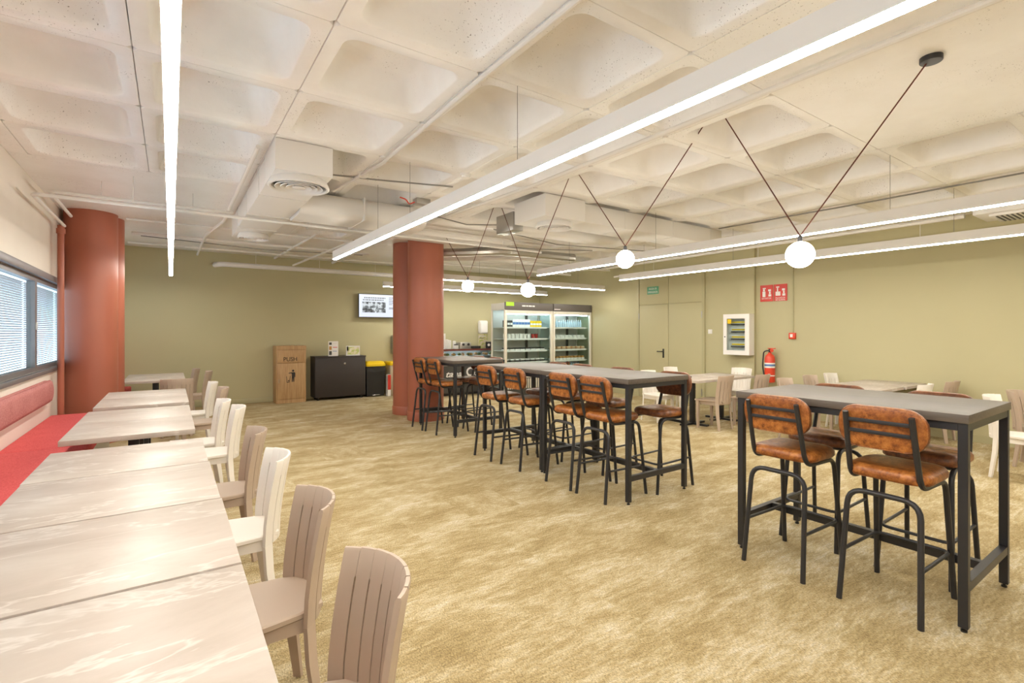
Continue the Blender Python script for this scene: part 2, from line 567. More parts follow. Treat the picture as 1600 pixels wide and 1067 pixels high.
# ------------------------------------------------------------------ windows in the left wall
edges = [-3.2, -0.7, 1.6, 3.9, 5.7, 7.45, 9.2, 10.9]
def window(n, y0, y1):
    bm = bmesh.new()
    f = .05
    x0, x1 = XL - .09, XL - .02
    box(bm, x0, x1, y0, y1, WZ0, WZ0 + f); box(bm, x0, x1, y0, y1, WZ1 - f, WZ1)
    box(bm, x0, x1, y0, y0 + f, WZ0 + f, WZ1 - f); box(bm, x0, x1, y1 - f, y1, WZ0 + f, WZ1 - f)
    w = struct('window_%d' % n, bm, 'alu')
    obj('pane', B(XL - .06, XL - .052, y0 + f, y1 - f, WZ0 + f, WZ1 - f), 'glass', w, smooth=0)
    bm = bmesh.new()
    k = 0
    z = WZ0 + f + .01
    while z < WZ1 - f:
        a = 0.72
        dx, dz = .0125 * math.cos(a), .0125 * math.sin(a)
        xc = XL - .125
        v = [bm.verts.new(c) for c in ((xc - dx, y0 + .02, z - dz), (xc + dx, y0 + .02, z + dz),
                                       (xc + dx, y1 - .02, z + dz), (xc - dx, y1 - .02, z - dz))]
        bm.faces.new(v)
        z += .024
    s = obj('blind_slats', bm, 'blind', w, smooth=0)
    s['kind'] = 'stuff'
    obj('handle', B(XL - .02, XL - .004, y1 - .035, y1 - .015, 1.52, 1.60, bev=.003), 'alu_light', w)
    return w
for n, (a, b) in enumerate(zip(edges, edges[1:])):
    window(n + 1, a, b)
struct('trim_3', B(XL - .02, XL + .035, -3.2, 10.9, WZ1, WZ1 + .075, bev=.008), 'alu')
struct('trim_4', B(XL - .02, XL + .03, -3.2, 10.9, WZ0 - .045, WZ0, bev=.006), 'alu')

# ------------------------------------------------------------------ columns and red riser pipe
def column(label, x, y, r, y2, r2, dx=0.0):
    t = thing('column', label, 'column', (x, y, 0))
    obj('shaft', L([(r, 0), (r, ZC)], 48), 'terracotta', t)
    obj('shaft', L([(r2, 0), (r2, ZC)], 48, (dx, y2 - y)), 'terracotta', t)
    obj('plinth', L([(r + .012, 0), (r + .012, .14), (r + .006, .15), (r, .15)], 48), 'terracotta', t)
    obj('plinth', L([(r2 + .012, 0), (r2 + .012, .14), (r2 + .006, .15), (r2, .15)], 48, (dx, y2 - y)), 'terracotta', t)
column('terracotta round double column in the middle of the room beside the high tables', 3.62, 7.88, .305, 8.62, .285)
column('terracotta round double column at the end of the red bench by the windows', -0.885, 8.75, .285, 9.07, .25, .085)
t = thing('riser_pipe', 'thin terracotta vertical pipe between window wall and left column', 'pipe', (-1.11, 8.13, 0))
obj('pipe', L([(.033, 0), (.033, 2.80)], 16), 'terracotta', t)
obj('collar', L([(.045, 2.70), (.045, 2.76)], 16), 'terracotta', t)

# ------------------------------------------------------------------ linear lamps
def linear_lamp(label, x, y, length, axis, first_wire=0.6):
    """x, y = centre of one end; runs along +axis"""
    rz = 0 if axis == 'y' else -PI / 2
    t = thing('linear_lamp', label, 'lamp', (x, y, 2.5), rz, 'suspended linear lamps')
    bm = bmesh.new()
    w, h = .027, .105
    box(bm, -w, -w + .003, 0, length, 0, h); box(bm, w - .003, w, 0, length, 0, h)
    box(bm, -w + .003, w - .003, 0, length, h - .004, h)
    obj('profile', bm, 'white_metal', t, smooth=0)
    obj('diffuser', B(-w + .003, w - .003, .004, length - .004, -.009, .012), 'diffuser', t, smooth=0)
    for e in (0, length):
        obj('end_cap', B(-w, w, e - .002, e + .002, 0, h), 'white_metal', t, smooth=0)
    n = max(2, round(length / 2.4) + 1)
    for k in range(n):
        q = first_wire + (length - 2 * first_wire) * k / (n - 1)
        if axis == 'y':                               # hang from the nearest rib of the slab
            q = round((y + q) / .88) * .88 - y
            q = q - .88 if q > length - .1 or (axis == 'y' and 1.5 < x < 2 and 5.7 < y + q < 6.5) else q
        else:
            q = min(GX, key=lambda g: abs(g - x - q)) - x
        obj('suspension_wire', T([(0, q, h), (0, q, ZC - 2.5 + .0)], .0022, 6), 'grey_cable', t)
linear_lamp('long white linear lamp hanging above the marble table row, seen from below', 0.0, -2.6, 13.3, 'y')
linear_lamp('long white linear lamp crossing the middle of the ceiling towards the brown column', 1.86, -2.6, 9.62, 'y')
linear_lamp('long white linear lamp on the right, hanging just behind the glass globes', 5.38, -2.6, 9.6, 'y')
linear_lamp('long white linear lamp nearest the right wall above the door', 7.2, -2.6, 9.35, 'y')
linear_lamp('white linear lamp across the back, nearer one above the counter and fridges', 4.1, 8.58, 4.5, 'x', 1.2)
linear_lamp('white linear lamp across the back, farther one close to the back wall', 3.86, 10.62, 4.6, 'x')

# ------------------------------------------------------------------ pendant globes
PX = 3.65
pend = [(1.725, 2.041, .092, .994, 3.10, 2.287, 3.19, 'largest and nearest lit glass globe hanging on two dark red cords'),
        (3.355, 2.205, .088, 2.50, 3.206, 3.986, 3.159, 'lit glass globe hanging second from the camera on two dark red cords'),
        (4.953, 2.016, .088, 4.206, 3.18, 5.514, 3.105, 'lit glass globe hanging low in front of the tall fridge'),
        (6.465, 2.178, .088, 5.802, 3.136, 7.086, 2.929, 'smallest lit glass globe hanging right beside the brown column')]
for k, (y, z, r, ya, za, yb, zb, lab) in enumerate(pend):
    t = thing('pendant_lamp', lab, 'lamp', (PX, y, z), 0, 'glass globe pendants over the high tables')
    prof = [(max(.001, r * math.cos(a)), r * math.sin(a)) for a in (-PI / 2 + PI * i / 18 for i in range(19))]
    obj('globe', L(prof, 32), 'globe', t, smooth=180)
    obj('socket', L([(.016, r - .004), (.016, r + .035), (.008, r + .045)], 16), 'black_metal', t)
    for q, zq in ((ya, za), (yb, zb)):
        top = ZC if (q < 1.76 or q > 6.1) else 3.38    # flat slab or inside of a coffer
        q = y + (q - y) * (top - z - r - .04) / (zq - z - r - .04)
        top -= ZC
        obj('cord', T([(0, 0, r + .04), (0, q - y, ZC - z + top)], .0045, 8), 'cord', t)
        if k == 0 and q < y:
            obj('canopy', L([(.052, ZC - z - .03), (.055, ZC - z - .026), (.055, ZC - z)], 24, (0, q - y)), 'black_metal', t)
        else:
            obj('hook', L([(.008, ZC - z + top - .022), (.010, ZC - z + top)], 10, (0, q - y)), 'black_metal', t)

# ------------------------------------------------------------------ bar stools
def make_stool(label):
    """faces +X, backrest at -X, origin on the floor under the seat"""
    t = thing('bar_stool', label, 'stool', (0, 0, 0), 0, 'tan leather bar stools')
    # seat
    bm = bmesh.new()
    rings = []
    for ins, z in ((.05, .692), (.012, .696), (0, .71), (0, .735), (.012, .752), (.04, .761), (.10, .766)):
        rings.append([(x, y, z) for x, y in rrect(.40 - 2 * ins, .40 - 2 * ins, max(.02, .10 - ins), 5)])
    loft(bm, rings)
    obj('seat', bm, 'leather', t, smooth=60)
    # backrest, a rounded cushion slightly wrapped round the sitter
    bm = bmesh.new()
    rings = []
    for ins, dx in ((.055, -.027), (.018, -.026), (.004, -.020), (0, -.008), (0, .008), (.004, .018), (.02, .026), (.06, .030)):
        rr_ = rrect(.41 - 2 * ins, .235 - 2 * ins, max(.02, .098 - ins), 6)
        rings.append([(-.228 + dx - (z * .10) + .55 * y * y, y, .981 + z) for y, z in rr_])
    loft(bm, rings)
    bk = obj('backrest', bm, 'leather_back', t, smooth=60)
    rr_ = rrect(.41 - .012, .235 - .012, .092, 6)
    pts = [(-.228 - .019 - z * .10 + .55 * y * y, y, .981 + z) for y, z in rr_]
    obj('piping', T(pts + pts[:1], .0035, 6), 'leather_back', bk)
    for s in (-1, 1):
        # one tube: front foot, seat rail, back upright
        pts = bend([(.262, s * .185, 0), (.185, s * .165, .675), (-.175, s * .160, .680), (-.2745, s * .150, 1.060)], .075, 5)
        obj('leg', T(pts, .0145, 10), 'black_metal', t)
    pts = bend([(-.265, -.185, 0), (-.195, -.165, .615), (-.195, .165, .615), (-.265, .185, 0)], .085, 5)
    obj('rear_leg_frame', T(pts, .0145, 10), 'black_metal', t)
    xa = -.265 + .07 * .27 / .615
    xb = .262 - .077 * .27 / .675
    pts = bend([(xa, -.176, .275), (xb, -.176, .265), (xb, .176, .265), (xa, .176, .275)], .06, 5)
    obj('foot_rest', T(pts, .010, 8), 'black_metal', t)
    for z in (.958, 1.018):
        xx = -.175 - .0995 * (z - .68) / .380
        obj('back_slat', B(xx - .006, xx + .004, -.152, .152, z - .010, z + .010, bev=.002), 'black_metal', t)
    return t

# ------------------------------------------------------------------ high bar tables
def make_bar_table(label):
    t = thing('bar_table', label, 'table', (0, 0, 0), 0, 'dark high tables')
    a, b = .405, .605
    obj('table_top', B(-a - .01, a + .01, -b - .005, b + .005, 1.043, 1.087, bev=.002), 'dark_top', t)
    for sx in (-1, 1):
        for sy in (-1, 1):
            x, y = sx * (a - .02), sy * (b - .02)
            lg = obj('leg', B(x - .02, x + .02, y - .02, y + .02, .022, 1.043, bev=.002, seg=1), 'black_metal', t)
            obj('levelling_foot', L([(.014, 0), (.014, .010), (.007, .012), (.007, .024)], 12, (x, y)), 'black_plastic', lg)
    for sx in (-1, 1):
        x = sx * (a - .02)
        obj('apron_rail', B(x - .018, x + .018, -b + .04, b - .04, 1.003, 1.042), 'black_metal', t, smooth=0)
    for sy in (-1, 1):
        y = sy * (b - .02)
        obj('apron_rail', B(-a + .04, a - .04, y - .018, y + .018, 1.003, 1.042), 'black_metal', t, smooth=0)
        obj('end_stretcher', B(-a + .04, a - .04, y - .018, y + .018, .20, .245), 'black_metal', t, smooth=0)
    obj('long_stretcher', B(-.02, .02, -b + .038, b - .038, .20, .245), 'black_metal', t, smooth=0)
    return t
bt = make_bar_table('dark high table nearest the camera on the right with four stools')
bt.location = (3.652, 1.345, 0)
dup(bt, (3.652, 3.552, 0), 0, 'dark high table below the second globe, nearer of the two joined tables')
dup(bt, (3.652, 4.768, 0), 0, 'dark high table, farther of the two joined tables in the middle')
dup(bt, (3.70, 6.82, 0), 0, 'dark high table farthest back, touching the brown column')

S0 = make_stool('tan leather bar stool at the nearest high table, front right, back to camera')
S0.location = (3.365, 1.07, 0)
stools = [
    (3.365, 1.634, 0, 'tan leather bar stool at the nearest high table, front left, back to camera'),
    (3.965, 1.10, PI, 'tan leather bar stool behind the right half of the nearest high table'),
    (3.965, 1.70, PI, 'tan leather bar stool behind the left half of the nearest high table'),
    (3.365, 3.264, 0, 'tan leather bar stool at the joined tables, nearest of four showing their backs'),
    (3.365, 3.717, 0, 'tan leather bar stool at the joined tables, second of four showing their backs'),
    (3.345, 4.51, 0, 'tan leather bar stool at the joined tables, third of four showing their backs'),
    (3.305, 5.03, 0, 'tan leather bar stool at the joined tables, farthest of four showing their backs'),
    (3.945, 3.18, PI, 'tan leather bar stool with dark back at the near end behind the joined tables'),
    (3.965, 3.90, PI, 'tan leather bar stool behind the joined tables, in front of the grey door'),
    (3.965, 4.56, PI, 'tan leather bar stool behind the joined tables, nearer one before the fridges'),
    (3.965, 5.03, PI, 'tan leather bar stool behind the joined tables, farther one before the fridges'),
    (3.425, 6.705, 0, 'tan leather bar stool at the farthest high table, right of the pair by the column'),
    (3.40, 7.14, 0, 'tan leather bar stool at the farthest high table, touching the brown column'),
    (3.985, 6.56, PI, 'tan leather bar stool behind the farthest high table, before the counter lettering'),
    (3.985, 7.10, PI, 'tan leather bar stool behind the farthest high table, farther of the two'),
]
for x, y, r, lab in stools:
    dup(S0, (x, y, 0), r, lab)

# ------------------------------------------------------------------ slatted resin chairs
def make_chair(label, mname):
    """faces +X, origin on the floor under the seat"""
    t = thing('dining_chair', label, 'chair', (0, 0, 0), 0, 'slatted resin chairs')
    R_, A_ = .235, math.radians(52)
    def pt(a, z, off, dx=0.0, sy=1.0):
        tt = max(0.0, (z - .42) / .40)
        x0 = -.205 - .055 * tt ** 1.6
        sp = (1.0 + .03 * tt) * sy
        return (x0 + R_ - (R_ + off) * math.cos(a) + dx, (R_ + off) * math.sin(a) * sp, z)
    zs = [.40, .50, .60, .70, .745, .750, .818, .826]
    ns = 8
    for k in range(ns):
        a0, a1 = -A_ + 2 * A_ * k / ns, -A_ + 2 * A_ * (k + 1) / ns
        bm = bmesh.new()
        rings = []
        for z in zs:
            g = (.0115 if z < .748 else .0020)
            l, r = a0 + (g if k else 0), a1 - (g if k < ns - 1 else 0)
            e = .004 if z > .82 else 0
            m_ = (l + r) / 2
            top = z + (0.008 * math.cos(m_ * 1.6) if z > .80 else 0)
            rings.append([pt(l, top, -.009 + e), pt(m_, top, -.009 + e), pt(r, top, -.009 + e),
                          pt(r, top, .009 - e), pt(m_, top, .009 - e), pt(l, top, .009 - e)])
        loft(bm, rings)
        obj('slat', bm, mname, t, smooth=30)
    bm = bmesh.new()
    def seat_ring(i, z):
        return [(-.195 + i, -.125 + i, z), (-.105, -.168 + i, z), (.225 - i, -.210 + i, z), (.225 - i, .210 - i, z), (-.105, .168 - i, z), (-.195 + i, .125 - i, z)]
    loft(bm, [seat_ring(.006, .424), seat_ring(0, .430), seat_ring(0, .446), seat_ring(.006, .452)])
    obj('seat', bm, mname, t)
    obj('apron', B(-.13, .20, -.160, .160, .372, .4235), mname, t, smooth=0)
    for s in (-1, 1):
        y = s * .180
        bm = bmesh.new()
        loft(bm, [[(.17, y - .016, 0), (.20, y - .016, 0), (.20, y + .016, 0), (.17, y + .016, 0)],
                  [(.165, y - .022, .424), (.208, y - .022, .424), (.208, y + .022, .424), (.165, y + .022, .424)]])
        obj('leg', bm, mname, t, smooth=0)
        bm = bmesh.new()
        rings = []
        for z, dx, aw in ((0, -.045, .15), (.12, -.028, .18), (.26, -.008, .215), (.399, 0, .225)):
            l, r = s * (A_ - aw), s * A_
            rings.append([pt(l, z, -.009, dx), pt(r, z, -.009, dx), pt(r, z, .009, dx), pt(l, z, .009, dx)])
        loft(bm, rings)
        obj('leg', bm, mname, t, smooth=30)
    return t

CW = make_chair('white slatted chair nearest the camera along the marble tables', 'resin_white')
CT = make_chair('taupe slatted chair in the foreground, nearest of all, cut off by the bottom edge', 'resin_taupe')
CX = .27
CT.location = (CX + .02, 1.37, 0); CT.rotation_euler.z = PI + .06
CW.location = (CX + .01, 2.99, 0); CW.rotation_euler.z = PI - .02
rows = [
    (CT, .29, 2.13, PI + .03, 'taupe slatted chair second from the camera along the marble tables'),
    (CT, .28, 3.80, PI, 'taupe slatted chair between two white ones along the marble tables, fourth from camera'),
    (CW, .29, 5.06, PI - .03, 'white slatted chair at the second table group, nearer of two side by side'),
    (CW, .22, 5.60, PI + .04, 'white slatted chair at the second table group, farther of two side by side'),
    (CT, .31, 6.87, PI, 'taupe slatted chair half hidden behind white ones at the third table group'),
    (CW, .25, 7.66, PI, 'white slatted chair at the far end of the third table group'),
    (CT, .32, 9.86, PI - .05, 'taupe slatted chair beside the farthest marble table, right one by olive wall'),
    (CT, .17, 10.62, PI + .05, 'taupe slatted chair at the farthest marble table, closest to the back wall'),
    (CT, .07, 8.68, PI / 2, 'taupe slatted chair showing its whole back, before the farthest marble table'),
    # dining corner on the right
    (CW, 6.76, 5.52, -PI / 2, 'white slatted chair between the brown stool and the grey door, nearer one'),
    (CW, 7.75, 5.82, -PI / 2, 'white slatted chair just in front of the grey door, farther one'),
    (CT, 6.97, 4.55, PI / 2, 'taupe slatted chair seen from behind at the marble table left of the wall panel'),
    (CW, 8.45, 5.10, PI, 'white slatted chair facing the camera below the electrical panel'),
    (CT, 7.66, 4.36, PI / 2, 'taupe slatted chair in front of the fire extinguisher, its back in shade'),
    (CT, 7.22, 3.44, -PI / 2, 'taupe slatted chair below and right of the fire extinguisher, facing camera'),
    (CT, 8.02, 3.46, -PI / 2, 'taupe slatted chair against the olive wall, left of a white one'),
    (CW, 8.70, 3.46, -PI / 2, 'white slatted chair at the left end of the marble tables by the right wall'),
    (CW, 7.93, 2.41, PI / 2, 'white slatted chair at the right end of the marble tables by the right wall'),
    (CT, 8.72, 2.34, PI / 2, 'taupe slatted chair standing alone close to the right wall'),
    (CW, 7.14, 1.24, -PI / 2, 'white slatted chair seen under the right end of the nearest high table'),
    (CT, 7.90, 1.20, -PI / 2, 'taupe slatted chair cut off by the right edge of the picture'),
]
for src, x, y, r, lab in rows:
    dup(src, (x, y, 0), r, lab)

# ------------------------------------------------------------------ marble-topped dining tables
def make_table(label):
    t = thing('dining_table', label, 'table', (0, 0, 0), 0, 'square marble-topped tables')
    obj('table_top', B(-.395, .395, -.3775, .3775, .712, .75, bev=.003), 'marble', t)
    obj('pedestal', B(-.035, .035, -.035, .035, .03, .70, bev=.004), 'black_metal', t)
    obj('mounting_plate', B(-.16, .16, -.16, .16, .70, .712), 'black_metal', t, smooth=0)
    bm = bmesh.new()
    box(bm, -.28, .28, -.035, .035, 0, .03); box(bm, -.035, .035, -.28, -.036, 0, .03); box(bm, -.035, .035, .036, .28, 0, .03)
    obj('base', bm, 'black_metal', t, smooth=0)
    return t
TX = -.205
D0 = make_table('marble-topped table at the bottom left corner, nearest the camera')
D0.location = (TX, 1.437, 0)
for x, y, lab in [
    (TX, 2.208, 'marble-topped table second from the camera in the left row'),
    (TX - .005, 2.976, 'marble-topped table third from the camera in the left row'),
    (TX - .01, 3.742, 'marble-topped table ending the first group of four in the left row'),
    (TX - .035, 4.912, 'marble-topped table, nearer one of the second pair in the left row'),
    (TX - .035, 5.674, 'marble-topped table, farther one of the second pair in the left row'),
    (TX - .03, 6.70, 'marble-topped table, nearer one of the third pair in the left row'),
    (TX - .03, 7.462, 'marble-topped table, farther one of the third pair in the left row'),
    (TX - .00, 9.73, 'marble-topped table far left beyond the column, nearer half'),
    (TX - .00, 10.492, 'marble-topped table far left beyond the column, farther half'),
    (6.98, 4.97, 'marble-topped table half hidden by a brown stool back, below the door'),
    (7.775, 4.97, 'marble-topped table below the electrical panel on the right'),
    (7.80, 2.90, 'marble-topped table on the right, front one of two by the olive wall'),
    (8.595, 2.88, 'marble-topped table on the right, pushed against the olive wall')]:
    dup(D0, (x, y, 0), 0, lab)

# ------------------------------------------------------------------ red bench and tweed back cushions
def bench(label, lab2, y0, y1, cuts):
    t = thing('bench', label, 'bench', (XL, y0, 0))
    obj('plinth_box', B(.02, .56, .02, y1 - y0 - .02, 0, .38), 'cream_frame', t, smooth=0)
    ys = [0] + [c - y0 for c in cuts] + [y1 - y0]
    for a, b in zip(ys, ys[1:]):
        obj('seat_cushion', B(.004, .60, a + .003, b - .003, .38, .495, bev=.022, seg=3), 'red_cloth', t)
    c = thing('back_cushion', lab2, 'cushion', (XL, y0, .69))
    bm = bmesh.new()
    w, h = (y1 - .22) - y0, .245
    rings = []
    for ins, dx in ((0, .0), (0, .045), (.012, .065), (.04, .075)):
        rings.append([(dx + .002, w / 2 + a, h / 2 + b_) for a, b_ in rrect(w - 2 * ins, h - 2 * ins, .085, 6)])
    loft(bm, rings)
    obj('pad', bm, 'pink_cloth', c, smooth=60)
    pts = [(.046, w / 2 + a, h / 2 + b_) for a, b_ in rrect(w + .004, h + .004, .087, 6)]
    obj('seam', T(pts + pts[:1], .005, 6), 'pink_cloth', c)
bench('long red upholstered bench below the windows beside the marble tables',
      'long pink tweed back cushion on the window wall above the red bench', -.6, 8.05, [1.5, 3.65, 5.76])
bench('short red upholstered bench glimpsed beyond the left column',
      'short pink tweed back cushion glimpsed beyond the left column', 9.75, 11.5, [])

# ------------------------------------------------------------------ back wall: litter cabinet, dark cabinet, bins, screen
t = thing('litter_cabinet', 'tall oak litter cabinet reading PUSH with a litter pictogram', 'bin', (1.80, 11.23, 0))
obj('body', B(0, .585, .018, .40, 0, 1.20, bev=.003), 'oak', t)
obj('plinth_board', B(.02, .565, .004, .018, .0, .075), 'oak', t, smooth=0)
fl = obj('push_flap', B(.022, .563, .0, .018, .845, 1.105, bev=.003), 'oak', t)
obj('lettering', text_mesh('PUSH', .125, 'back', (.27, -.001, .915), width=.26), 'black', fl, smooth=0)
obj('top_board', B(.0, .585, -.002, .018, 1.12, 1.20), 'oak', t, smooth=0)
d = obj('door', B(.022, .563, .0, .018, .08, .832, bev=.003), 'oak', t)
obj('handle', B(.045, .055, -.016, .0, .42, .51), 'chrome', d, smooth=0)
bm = bmesh.new()
pf = lambda pts: bm.faces.new([bm.verts.new((x, -.0015, z)) for x, z in pts])
pf([(.325 + .022 * math.cos(a), .675 + .022 * math.sin(a)) for a in (2 * PI * i / 14 for i in range(14))])
pf([(.285, .640), (.352, .645), (.366, .625), (.366, .54), (.350, .535), (.350, .60), (.345, .44), (.328, .44), (.322, .53), (.314, .44), (.297, .44), (.300, .60)])
pf([(.235, .618), (.290, .622), (.290, .640), (.235, .632)])
pf([(.190, .56), (.199, .56), (.208, .445), (.199, .43)])
pf([(.262, .565), (.271, .565), (.258, .445), (.250, .43)])
pf([(.199, .43), (.25, .43), (.25, .442), (.205, .442)])
pf([(.220, .465), (.238, .487), (.25, .465), (.235, .447)])
obj('litter_pictogram', bm, 'black', d, smooth=0)

t = thing('cabinet', 'low dark brown cabinet with a small chrome lock against the back wall', 'cabinet', (2.56, 11.2, 0))
obj('body', B(0, 1.10, .02, .43, .06, .93), 'dark_cab', t, smooth=0)
obj('top_board', B(-.008, 1.108, -.004, .435, .93, .955, bev=.003), 'dark_cab', t)
d = obj('door', B(.006, 1.094, .0, .02, .066, .926, bev=.002), 'dark_cab', t)
obj('lock', L([(.022, 0), (.022, .008), (.012, .012)], 16), 'chrome', d, loc=(.63, -.001, .79)).rotation_euler = (PI / 2, 0, 0)
for x in (.08, 1.02):
    for y in (.08, .36):
        obj('foot', L([(.022, 0), (.026, .06)], 12, (x, y)), 'black_plastic', t)

def card(name, label, cat, x, y, z, w, h, m, lines, lean=0.0, group=None):
    t = thing(name, label, cat, (x, y, z), lean, group)
    obj('board', B(-w / 2, w / 2, -.002, .002, 0, h), m, t, smooth=0)
    for (x0, x1, z0, z1, c) in lines:
        obj('printed_mark', B(-w / 2 + x0 * w, -w / 2 + x1 * w, -.0035, -.0022, z0 * h, z1 * h), c, t, smooth=0)
    obj('stand', B(-w * .3, w * .3, .002, .06, 0, .006), 'clearish', t, smooth=0)
    return t
card('sign_stand', 'upright white leaflet stand on the dark cabinet, taller of two', 'sign', 2.975, 11.33, .955, .215, .33, 'white',
     [(.08, .34, .76, .92, 'charcoal'), (.08, .34, .42, .66, 'bread'), (.08, .34, .08, .34, 'charcoal'), (.44, .9, .57, .61, 'red'), (.44, .85, .31, .345, 'blue'), (.44, .88, .85, .87, 'alu_light')])
card('sign_stand', 'wide yellow printed leaflet stand on the dark cabinet, lower of two', 'sign', 3.42, 11.36, .955, .31, .22, 'white',
     [(.08, .95, .10, .90, 'flyer'), (.05, .16, .50, .92, 'charcoal'), (.75, .93, .80, .86, 'red')])

def waste_bin(label, x, y, w):
    t = thing('waste_bin', label, 'bin', (x, y, 0))
    bm = bmesh.new()
    loft(bm, [[(-w * .46, -.15, .012), (w * .46, -.15, .012), (w * .46, .15, .012), (-w * .46, .15, .012)],
              [(-w * .5, -.18, .70), (w * .5, -.18, .70), (w * .5, .18, .70), (-w * .5, .18, .70)]])
    obj('body', bm, 'black_plastic', t, smooth=0)
    bm = bmesh.new()
    random.seed(3)
    n = 40
    per = []
    for i in range(n):
        a = i / n * 4
        s, f = int(a), a - int(a)
        c = [(-1, -1), (1, -1), (1, 1), (-1, 1), (-1, -1)]
        per.append((c[s][0] * (1 - f) + c[s + 1][0] * f, c[s][1] * (1 - f) + c[s + 1][1] * f))
    rings = []
    for z in (.70, .67, .64, .61, .57):
        rings.append([(px * w * (.505 + random.uniform(-.004, .012)), py * (.186 + random.uniform(-.003, .010)), z + random.uniform(-.012, .012)) for px, py in per])
    loft(bm, rings, False, False)
    obj('bin_liner', bm, 'black_plastic', t, smooth=80)
    bm = bmesh.new()
    loft(bm, [[(x_, y_, .70) for x_, y_ in rrect(w * 1.06, .40, .03)], [(x_, y_, .745) for x_, y_ in rrect(w * 1.06, .40, .03)],
              [(x_, y_ + .02, .80) for x_, y_ in rrect(w * .94, .32, .04)], [(x_, y_ + .02, .808) for x_, y_ in rrect(w * .88, .28, .04)]])
    obj('lid', bm, 'yellow', t, smooth=40)
    obj('pedal', B(-.09, .09, -.19, -.152, .03, .045, bev=.004), 'chrome', t)
waste_bin('black pedal bin with yellow lid and bin liner beside the dark cabinet', 3.905, 11.40, .44)
t = thing('carton', 'narrow red and white carton standing beside the yellow-lidded bin', 'box', (4.18, 11.16, 0))
obj('body', B(-.035, .035, -.06, .06, 0, .50), 'white', t, smooth=0)
obj('red_print', B(-.036, .036, -.062, -.0602, .15, .495), 'red', t, smooth=0)
t = thing('litter_bin', 'beige board bin with yellow lid, half hidden by the brown column', 'bin', (4.33, 11.30, 0))
obj('body', B(-.09, .34, -.1, .30, 0, .70, bev=.003), 'beige', t)
obj('door', B(-.08, .33, -.112, -.1, .05, .66, bev=.002), 'beige', t)
obj('lid', B(-.10, .35, -.12, .31, .70, .79, bev=.02), 'yellow', t)
t = thing('towel_dispenser', 'grey steel dispenser on the back wall left of the brown column', 'dispenser', (4.56, YB, .96))
obj('body', B(-.14, .16, -.20, 0, 0, .42, bev=.01), 'steel', t)
obj('lid', B(-.13, .15, -.19, -.01, .42, .45, bev=.006), 'white', t)
obj('socket_panel', B(-.12, -.06, -.206, -.20, .10, .20), 'black_plastic', t, smooth=0)

t = thing('television', 'flat television showing a page with a grey photograph on the back wall', 'television', (3.60, 11.5, 1.84))
obj('casing', B(-.008, .968, .0, .045, -.008, .546, bev=.004), 'black_plastic', t)
sc_ = obj('screen', B(.002, .958, -.002, .0005, .004, .534), 'screen', t, smooth=0)
obj('screen_photo', B(.075, .64, -.004, -.0025, .11, .36), 'screen_photo', sc_, smooth=0)
random.seed(11)
for z, x0, x1 in ((.455, .12, .62), (.405, .09, .60)):
    x = x0
    while x < x1:
        w = random.uniform(.02, .05)
        obj('screen_line', B(x, x + w, -.004, -.0025, z - .016, z + .016), 'screen_ink', sc_, smooth=0)
        x += w + .012
for z in (.47, .43, .39, .35, .31, .23, .205):
    obj('screen_line', B(.72, .72 + random.uniform(.08, .2), -.004, -.0025, z - .008, z + .008), 'screen_ink', sc_, smooth=0)
obj('wall_bracket', B(.35, .6, .045, .147, .15, .40), 'black_metal', t, smooth=0)

# ------------------------------------------------------------------ counter with glass display and things on it
CY = 10.33
t = thing('counter', 'charcoal service counter with white script lettering and glass food display', 'counter', (4.9, CY, 0))
obj('front_panel', B(0, 2.02, 0, .03, .06, .70), 'charcoal', t, smooth=0)
obj('plinth', B(.02, 2.00, .03, .75, 0, .06), 'black_plastic', t, smooth=0)
obj('body', B(0, 2.02, .03, .80, .06, .70), 'charcoal', t, smooth=0)
obj('display_deck', B(-.01, 2.03, -.01, .80, .70, .735), 'steel', t, smooth=0)
obj('inner_shelf', B(.01, 2.0, .02, .78, .885, .90), 'steel', t, smooth=0)
obj('display_glass', B(.0, 2.02, .0, .008, .735, 1.06), 'glass', t, smooth=0)
obj('end_panel', B(2.01, 2.03, .01, .80, .735, 1.06), 'beige', t, smooth=0)
obj('rear_panel', B(0, 2.01, .785, .80, .735, 1.06), 'steel', t, smooth=0)
obj('top_shelf', B(-.02, 2.04, -.03, .80, 1.06, 1.085), 'steel', t, smooth=0)
obj('shelf_edge', B(-.02, 2.04, -.036, -.03, 1.045, 1.09), 'red_shelf', t, smooth=0)
obj('display_light', B(.05, 1.95, .30, .33, 1.050, 1.059), 'fridge_led', t, smooth=0)
fp = obj('lettering', text_mesh('tana', .20, 'back', (.545, -.002, .50), shear=.35, bold=.004, width=.42), 'white', t, smooth=0)
obj('lettering', text_mesh('C', .29, 'back', (.985, -.002, .53), bold=.008), 'white', t, smooth=0)
obj('lettering', text_mesh('orn', .24, 'back', (1.245, -.002, .515), width=.27), 'white', t, smooth=0)
obj('lettering', text_mesh('.', .24, 'back', (.80, -.002, .49), bold=.006), 'white', t, smooth=0)
